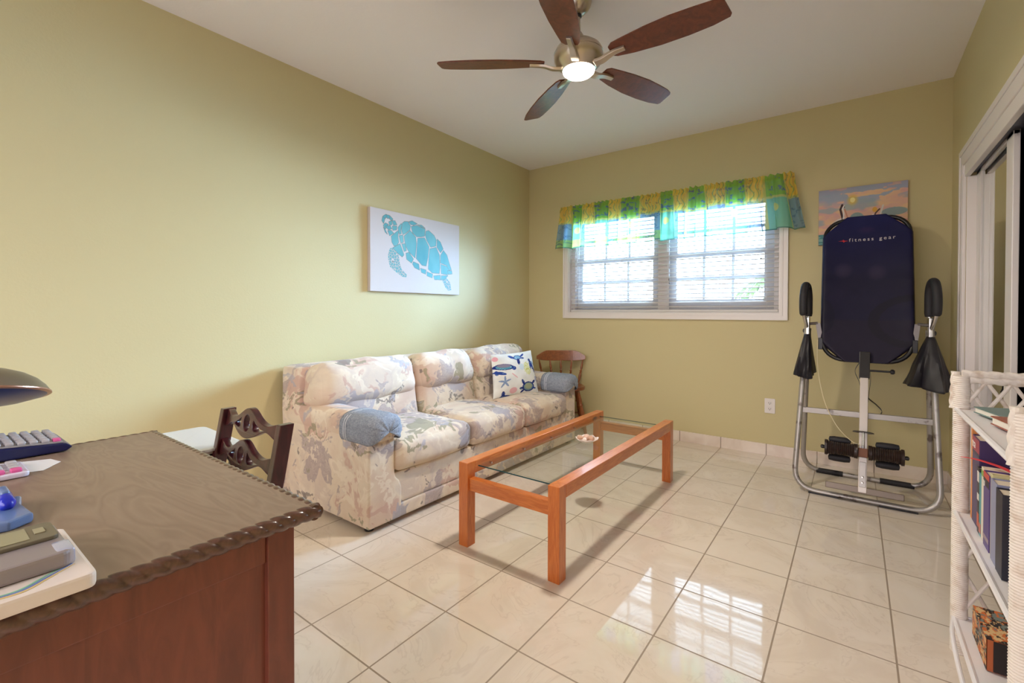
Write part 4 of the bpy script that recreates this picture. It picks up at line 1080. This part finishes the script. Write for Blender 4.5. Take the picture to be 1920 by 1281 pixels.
# ================================================================== STAND WITH PAPERS behind the desk
r = thing('side_stand', (.80, .6, 0), 'dark stand behind the desk carrying white papers', 'stand')
sx0, sx1, sy0_, sy1_, sz = .67, 1.0, .47, .76, .625
MB().box(sx0, sx1, sy0_, sy1_, sz-.035, sz-.012).build('stand_top', 'black', r, bevel=.004)
for x_ in (sx0+.015, sx1-.04):
    for y_ in (sy0_+.015, sy1_-.04): MB().box(x_, x_+.025, y_, y_+.025, 0, sz-.035).build('leg', 'black', r, bevel=.003)
MB().tube(arc((sx1+.001, .70, sz-.075), .040, -PI/2, PI/2, 12, (1, .2, 0), (0, 0, 1)), .010, 10).build('curved_handle', 'black', r, smooth=True)
MB().box(sx0+.02, sx1-.02, sy0_+.02, sy1_-.02, .2, .22).build('lower_shelf', 'black', r)
paper = mat('white_paper', (232, 230, 230), .5); clear = mat('clear_film', (214, 216, 220), .12)
for k in range(2):
    b = MB(); dx_ = (.0, .012)[k]
    b.prism(rounded_rect(sx0+.005-dx_, sx1+.02+dx_, sy0_-.01, sy1_-.005-dx_*.6, .03 if k else .008), lambda x, y, c: (x, y, sz-.0115+.0125*k+c + .0015*math.sin(x*30)*k), .009)
    o = b.build('paper_stack', paper if k == 0 else clear, None, bevel=.002)
    tag(o, ('thick white paper pile on the dark stand behind the desk', 'glossy white sheet wrapped in film topping the papers behind the desk')[k], 'paper')

# ================================================================== DESK THINGS
grey_k = mat('calculator_face_grey', (160, 156, 158), .45); navy = mat('navy_plastic', (18, 24, 74), .3); pink = mat('pink_key', (216, 92, 150), .5); wkey = mat('grey_key', (176, 172, 176), .45); dkey = mat('dark_key', (40, 38, 44), .45); lcd = mat('lcd_display', (178, 180, 184), .2)
r = thing('desk_calculator', (1.17, .12, DZ), 'large navy desk calculator with grey and pink keys on the desk', 'calculator')
# wedge body running along y, thin end at y=.262
def cz_(y): return DZ+.020+(.262-y)*.085
b = MB(); prof = [(.262, DZ+.010), (.250, DZ+.002), (-.02, DZ+.002), (-.02, cz_(-.02)), (.10, cz_(.10)), (.250, cz_(.25))]
b.prism(prof, lambda y, z, c: (1.075+c, y, z), .175); b.build('body', navy, r, bevel=.004)
b = MB(); b.prism([(.246, cz_(.246)+.0005), (.246, cz_(.246)+.003), (.0, cz_(0)+.003), (.0, cz_(0)+.0005)], lambda y, z, c: (1.082+c, y, z), .161); b.build('face_plate', grey_k, r)
for i in range(8):
    for j in range(6):
        y_ = .236 - i*.0195; x_ = 1.096 + j*.0262
        if y_ < .09: continue
        km = pink if (i, j) in ((0, 5), (5, 1)) else dkey if (i, j) in ((6, 3), (7, 4)) else wkey
        b = MB(); zz = cz_(y_)+.003; b.rbox((x_, y_, zz+.003), (.0100, .0070, .004), .003, n=4); b.build('key', km, r, smooth=True, label='pink key' if km is pink else None)
b = MB(); b.prism([(.075, cz_(.075)+.003), (.070, cz_(.07)+.006), (.0, cz_(0)+.024), (-.02, cz_(-.02)+.004), (-.02, cz_(-.02))], lambda y, z, c: (1.082+c, y, z), .161); b.build('display', lcd, r)
r = thing('pocket_calculator', (1.36, .1, DZ), 'small white and pink keyed calculator at the left edge of the desk', 'calculator')
b = MB(); b.prism(rounded_rect(1.310, 1.420, -.02, .168, .010), lambda x, y, c: (x, y, DZ+.001+c), .010); b.build('body', mat('white_plastic', (214, 206, 222), .4), r, bevel=.003)
for i in range(3):
    for j in range(4):
        km = pink if (j == 3 and i < 3) else wkey
        b = MB(); b.rbox((1.330+j*.024, .150-i*.024, DZ+.014), (.0095, .0085, .004), .003, n=4); b.build('key', km, r, smooth=True, label='pink key' if km is pink else None)
b = MB(); b.prism([(1.25, .12), (1.285, .185), (1.300, .215), (1.345, .225), (1.395, .190), (1.37, .12)], lambda x, y, c: (x, y, DZ+.0005+c), .0004)
tag(b.build('note_paper', paper, None), 'small white note lying beside the calculators on the desk', 'paper')
# blue tape dispenser
r = thing('tape_dispenser', (1.66, .08, DZ), 'translucent blue tape dispenser near the left edge of the desk', 'tape dispenser')
tb = mat('pale_blue_plastic', (120, 146, 196), .15, Transmission_Weight=.3); db = mat('deep_blue_plastic', (24, 40, 176), .15)
b = MB(); P2 = [(1.60, -.05), (1.735, -.05), (1.742, .03), (1.730, .07), (1.745, .105), (1.725, .134), (1.66, .128), (1.61, .134), (1.59, .10), (1.600, .04)]
b.prism(P2, lambda x, y, c: (x, y, DZ+.001+c), .016); b.build('base', tb, r, bevel=.005, seg=3)
b = MB(); b.rbox((1.652, .110, DZ+.026), (.034, .011, .010), .010, (.004, 0, .004), n=8); b.build('tape_hub', db, r, smooth=True)
b = MB(); b.rbox((1.640, .110, DZ+.038), (.022, .006, .005), .005, n=6); b.build('cutter', tb, r, smooth=True)
# white book with a dark device on top
r = thing('white_binder', (1.95, .03, DZ), 'white softcover binder with a rainbow swoosh at the front edge of the desk', 'binder')
b = MB(); b.prism(rounded_rect(1.845, 2.040, -.16, .149, .010), lambda x, y, c: (x, y, DZ+.0015+c), .019); b.build('cover', mat('binder_white', (226, 214, 206), .45), r, bevel=.004)
for k, cc in enumerate(((216, 190, 130), (112, 132, 196), (130, 190, 160))):
    pts = smooth_path([(x-.0035*k, y-.002*k, DZ+.0209) for x, y in ((1.996, .136), (2.015, .109), (2.027, .092), (2.029, .078), (2.022, .055), (2.006, .03), (1.99, -.02), (1.98, -.10))], 6)
    vs_ = []; fs_ = []
    for i, p_ in enumerate(pts):
        wdt = .0018*min(1, .2+i/10)
        vs_ += [p_+Vector((-wdt, 0, 0)), p_+Vector((wdt, 0, 0))]
        if i: o_ = 2*(i-1); fs_.append((o_, o_+1, o_+3, o_+2))
    b = MB(); b.add(vs_, fs_); b.build('swoosh', mat('swoosh_%d' % k, cc, .4), r, solid=.0006)
r = thing('handheld_device', (1.93, .03, DZ+.02), 'grey handheld calculator with a wide olive screen lying on the white binder', 'device')
zc0 = DZ+.0212
b = MB(); b.prism(rounded_rect(1.876, 2.000, -.14, .134, .012), lambda x, y, c: (x, y, zc0+c), .020); b.build('body', mat('device_grey', (150, 140, 142), .35, .2), r, bevel=.004)
b = MB(); b.prism(rounded_rect(1.880, 1.945, -.13, .130, .008), lambda x, y, c: (x, y, zc0+.020+c), .005); b.build('cover', mat('device_olive', (112, 104, 86), .4), r, bevel=.0015)
b = MB(); b.box(1.890, 1.936, -.12, .104, zc0+.025, zc0+.0258); b.build('screen', mat('olive_screen', (150, 144, 116), .2), r)
b = MB(); b.box(1.902, 1.922, .110, .120, zc0+.025, zc0+.0262); b.build('button', mat('button_khaki', (158, 150, 122), .4), r)
b = MB(); b.rbox((1.975, .127, zc0+.010), (.020, .010, .0105), .004, n=6); b.build('end_cap', mat('end_cap_silver', (196, 200, 226), .2, .4), r, smooth=True)
# desk lamp
r = thing('desk_lamp', (.98, -.22, DZ), 'bronze desk lamp head with a dark blue underside above the desk', 'lamp')
bz = mat('bronze_shade', (128, 116, 98), .35, .5); lb = mat('blue_underside', (26, 44, 104), .3)
LC = Vector((1.086, .113, .893)); ax = Vector((-.27, .06, .95)).normalized(); uu, vv = frame(ax)
prof = [(.132, 0), (.134, .004), (.126, .018), (.110, .036), (.090, .050), (.062, .062), (.03, .068), (.002, .069)]
MB().lathe(LC, ax, prof, 40).build('lamp_shade', bz, r, smooth=True)
MB().lathe(LC - ax*.001, ax, [(.002, -.022), (.05, -.021), (.09, -.014), (.122, -.004), (.131, .001)], 40).build('diffuser', lb, r, smooth=True, label='dark blue underside')
MB().lathe(LC, ax, [(.133, -.002), (.136, .000), (.136, .003), (.133, .005)], 40).build('rim', mat('copper_rim', (176, 128, 104), .3, .6), r, smooth=True)
MB().tube(smooth_path([LC+ax*.066, LC+ax*.09+Vector((-.0, -.09, 0)), (1.10, -.12, 1.02), (1.26, -.22, .95), (1.27, -.24, DZ+.03)], 6), .009, 12).build('arm', bz, r, smooth=True)
MB().lathe((1.27, -.24, DZ+.001), (0, 0, 1), [(.075, 0), (.078, .006), (.070, .018), (.02, .026), (.012, .04)], 32).build('base', bz, r, smooth=True)

# ================================================================== WICKER SHELF
r = thing('wicker_shelf', (3.15, 1.7, 0), 'white wicker bookshelf with braided rims and lattice sides at the right edge', 'bookshelf')
hx0, hx1, hy0, hy1 = 3.072, 3.242, 1.355, 2.045
for x_, y_ in ((hx0, hy1), (hx0, hy0), (hx1, hy1), (hx1, hy0)):
    prof = []; z_ = 0.0; top_ = .90; kk = 0
    while z_ < top_: prof.append((.0218 if kk % 2 else .0202, z_)); z_ += .0032; kk += 1
    b = MB(); b.lathe((x_, y_, 0), (0, 0, 1), prof, 14); b.build('wrapped_post', 'wicker', r, smooth=True)
for z_ in (.790, .458, .113):
    pts = rounded_rect(hx0-.012, hx1+.004, hy0-.005, hy1+.005, .012)
    b = MB(); b.prism(pts, lambda x, y, c: (x, y, z_-.006+c), .009); sh = b.build('shelf_board', 'shelf_white', r)
    b = MB()
    b.tube([(x, y, z_) for x, y in pts], .0075, 8, closed=True); b.build('rim_cane', 'shelf_white', sh, smooth=True)
b = MB()
for z_ in (.905, .888):
    for p_, q_ in (((hx0, hy1), (hx1, hy1)), ((hx1, hy1), (hx1, hy0)), ((hx1, hy0), (hx0, hy0))):
        b.rope((p_[0], p_[1], z_), (q_[0], q_[1], z_), .0135, .034, 14, 3, .42)
for x_, y_ in ((hx0, hy1), (hx0, hy0)):
    b.rope((x_-.012, y_+(.018 if y_ > 1.6 else -.0), .91), (x_-.016, y_+(.018 if y_ > 1.6 else 0), .79), .013, .034, 14, 3, .4)
b.build('braided_rim', 'wicker', r, smooth=True)
def lattice(p_, q_, z0, z1, n, name='lattice'):
    b = MB(); p_, q_ = Vector((*p_, 0)), Vector((*q_, 0))
    for i in range(n):
        a, c = p_.lerp(q_, i/n), p_.lerp(q_, (i+1)/n); off = (q_-p_).normalized().cross(up)*.004
        b.tube([a+up*z0+off, c+up*z1+off], .0055, 8); b.tube([c+up*z0-off, a+up*z1-off], .0055, 8)
    b.build(name, 'wicker', r, smooth=True)
lattice((hx0, hy1), (hx1, hy1), .79, .885, 3); lattice((hx1, hy0), (hx1, hy1), .79, .885, 6); lattice((hx0, hy0), (hx1, hy0), .79, .885, 2)
for za, zb3 in ((.12, .285), (.285, .45)):
    lattice((hx1, hy0), (hx1, hy1), za, zb3, 5); lattice((hx0, hy1), (hx1, hy1), za, zb3, 2)
# front curved canes under the shelves
MB().tube(smooth_path([(hx0-.014, hy1-.01, .112), (hx0-.03, hy1-.12, .105), (hx0-.034, (hy0+hy1)/2, .085), (hx0-.03, hy0+.1, .10), (hx0-.014, hy0, .112)], 6), .006, 8).build('front_cane', 'shelf_white', r, smooth=True)

# books ---------------------------------------------------------------------
def book(name, y0, y1, z0, h, dep, cover, label, x0=3.10, band=None, lean=0, page=True, cat='book', group='books standing on the middle shelf', txt=None, title_col=(230, 226, 220)):
    x1_ = x0+dep
    r = thing(name, ((x0+x1_)/2, (y0+y1)/2, z0), label, cat, group)
    cm = mat('cover_'+label[:18], cover, .4)
    b = MB(); t = .0022
    b.box(x0, x0+t, y0, y1, z0, z0+h); b.box(x0+t, x1_, y0, y0+t, z0, z0+h); b.box(x0+t, x1_, y1-t, y1, z0, z0+h)
    b.build('cover', cm, r, bevel=.0006)
    MB().box(x0+t, x1_-.003, y0+t, y1-t, z0+.003, z0+h-.004).build('pages', mat('pages', (222, 210, 190), .7), r)
    if band:
        for (za, zb2, cc) in band: MB().box(x0-.0006, x0, y0+.0003, y1-.0003, z0+h*za, z0+h*zb2).build('spine_band', mat('band', cc, .4), r)
    if txt:
        text_mesh(txt[0], 'spine_title', txt[1], Vector((x0-.001, y1-.004 if not txt[2] else (y0+y1)/2+txt[1]*.3, z0+h*txt[3])), Vector((0, -1, 0)) if not txt[2] else Vector((0, 0, -1)), Vector((0, 0, 1)) if not txt[2] else Vector((0, -1, 0)), mat('title', title_col, .4), r)
    if lean:
        r.rotation_euler = (lean, 0, 0)
    return r
Z1 = .4625
SF = 3.085
book('folder', 1.985, 2.000, Z1, .300, .12, (226, 150, 84), 'tall orange folder at the far end of the middle shelf', x0=SF+.004, group=None, cat='folder')
book('book', 1.882, 1.978, Z1, .265, .13, (58, 40, 92), 'tall purple book with a red top band lettered in white', x0=SF+.004, band=[(.84, .99, (150, 30, 60)), (.80, .83, (20, 16, 50))], txt=('tra', .036, False, .87))
book('book', 1.855, 1.879, Z1, .190, .12, (34, 30, 34), 'black and white paperback beside the tall purple book', x0=SF, band=[(.1, .3, (196, 90, 60)), (.5, .6, (220, 216, 210)), (.78, .94, (224, 218, 214))])
book('book', 1.829, 1.852, Z1, .180, .12, (70, 152, 160), 'slim teal book between a dark and a white one', x0=SF, band=[(.05, .2, (190, 110, 90))])
book('book', 1.790, 1.826, Z1, .205, .13, (226, 216, 200), 'white book with a green spot at the spine top', x0=SF, band=[(.88, .96, (120, 160, 70))])
book('book', 1.722, 1.787, Z1, .205, .13, (84, 62, 128), 'thick violet book with a black and red spine top', x0=SF-.002, band=[(.82, .92, (30, 20, 40)), (.92, 1.0, (196, 70, 60)), (.10, .16, (160, 140, 150))], txt=('U', .022, False, .80))
book('book', 1.695, 1.719, Z1, .215, .13, (206, 198, 150), 'thin pale yellow book next to the thick violet one', x0=SF)
book('book', 1.630, 1.692, Z1, .210, .13, (142, 146, 176), 'grey lavender hardback near the shelf post', x0=SF-.004)
book('book', 1.565, 1.627, Z1, .205, .13, (26, 26, 44), 'thick black book nearest the near shelf post', x0=SF-.006)
o = MB().box(3.155, 3.158, 1.70, 1.90, Z1, Z1+.275)
tag(o.build('cardboard_sheet', mat('cardboard', (204, 170, 138), .6), None), 'tan cardboard sheet standing behind the books', 'cardboard')
b = MB(); vs_ = []; fs_ = []
for i, p_ in enumerate(smooth_path([(SF-.020, 1.955, Z1+.194), (SF-.016, 1.90, Z1+.206), (SF-.004, 1.868, Z1+.212), (SF+.03, 1.80, Z1+.216), (SF+.05, 1.72, Z1+.219)], 6)):
    vs_ += [p_+Vector((-.006, 0, 0)), p_+Vector((.006, 0, .001))]
    if i: o_ = 2*(i-1); fs_.append((o_, o_+1, o_+3, o_+2))
b.add(vs_, fs_); tag(b.build('red_ribbon', mat('red_ribbon', (214, 60, 66), .5), None, solid=.0015), 'red ribbon lying across the tops of the books', 'ribbon')
# books lying on top
def flat_book(name, c, sx, sy, h, rot, cover, label, z0):
    r = thing(name, (c[0], c[1], z0), label, 'book', 'books lying on the top shelf')
    M_ = Matrix.Translation(Vector((c[0], c[1], z0))) @ Matrix.Rotation(rot, 4, 'Z')
    b = MB(); b.xf = M_; b.box(-sx, sx, -sy, sy, 0, .0025); b.box(-sx, sx, -sy, sy, h-.0025, h); b.box(sx-.003, sx, -sy, sy, .0025, h-.0025); b.build('cover', mat('cov_'+name, cover, .4), r)
    b = MB(); b.xf = M_; b.box(-sx+.003, sx-.003, -sy+.003, sy-.003, .0025, h-.0025); b.build('pages', mat('pages_w', (232, 226, 214), .7), r)
flat_book('book', (3.150, 1.885), .048, .075, .018, R_(14), (96, 124, 120), 'sage green book lying on the top shelf', .7995)
flat_book('book', (3.155, 1.70), .050, .080, .022, R_(10), (150, 72, 44), 'brown covered book lying nearer the braided rim on the top shelf', .7995)
# boxed set on the bottom shelf
r = thing('puzzle_box', (3.14, 1.86, .118), 'orange and black picture box on the bottom shelf', 'box')
def puz(u, v):
    n = fbm(u*6, v*6, 12); n2 = fbm(u*11+3, v*11, 15); c = np.tile(np.array([60., 40., 34.]), (len(u), 1))
    setc(c, n > .5, (206, 112, 58)); setc(c, n2 > .58, (216, 180, 130)); setc(c, (n < .36), (40, 34, 40)); setc(c, (n2 < .36), (120, 130, 126)); return c
px0, px1, py0, py1, pz0, pz1 = 3.090, 3.196, 1.772, 1.955, .119, .206
MB().box(px0+.002, px1-.001, py0+.002, py1-.001, pz0, pz1-.001).build('carton', mat('carton_orange', (178, 92, 48), .5), r)
paint_grid('lid_picture', lambda u, v: (px0+(px1-px0)*u, py0+(py1-py0)*v, np.full(u.shape, pz1)), 60, 110, puz, r, 'paint', smooth=False)
paint_grid('side_picture', lambda u, v: (np.full(u.shape, px0), py0+(py1-py0)*u, pz0+(pz1-pz0)*v), 110, 40, puz, r, 'paint', smooth=False)
MB().box(px0+.014, px1-.002, py0-.0005, py0+.002, pz0+.002, pz1-.002).build('end_panel', mat('end_black', (28, 16, 18), .35), r)
MB().box(px0+.055, px0+.075, py0-.0012, py0-.0005, pz0+.036, pz0+.044).build('end_mark', mat('end_red', (196, 48, 40), .4), r)

# ================================================================== OUTSIDE: palm
leafm = mat('palm_leaf', (70, 120, 60), .5)
pr = thing('palm_tree', (2.2, 8.0, -1.0), 'pale green palm seen faintly through the right window half', 'tree')
b = MB(); b.tube([(2.2, 8.0, -1.0), (2.25, 8.0, .5), (2.2, 8.0, 1.7)], [.14, .11, .09], 12); b.build('trunk', mat('palm_trunk', (110, 92, 74), .8), pr, smooth=True)
b = MB()
for k in range(12):
    a = 2*PI*k/12+.2; d_ = Vector((math.cos(a), math.sin(a)*.8, 0)); prev = None
    for j in range(10):
        t = j/9; p_ = Vector((2.2, 8, 1.7)) + d_*1.15*t + up*(.55*t-1.15*t*t)
        if prev is not None:
            sd = d_.cross(up)*(.20*math.sin(PI*min(1, t+.08)))
            b.add([prev, p_, p_+sd+up*(-.12), prev+sd*.5+up*(-.05)], [(0, 1, 2, 3)]); b.add([prev, p_, p_-sd+up*(-.12), prev-sd*.5+up*(-.05)], [(0, 3, 2, 1)])
        prev = p_
b.build('fronds', leafm, pr)
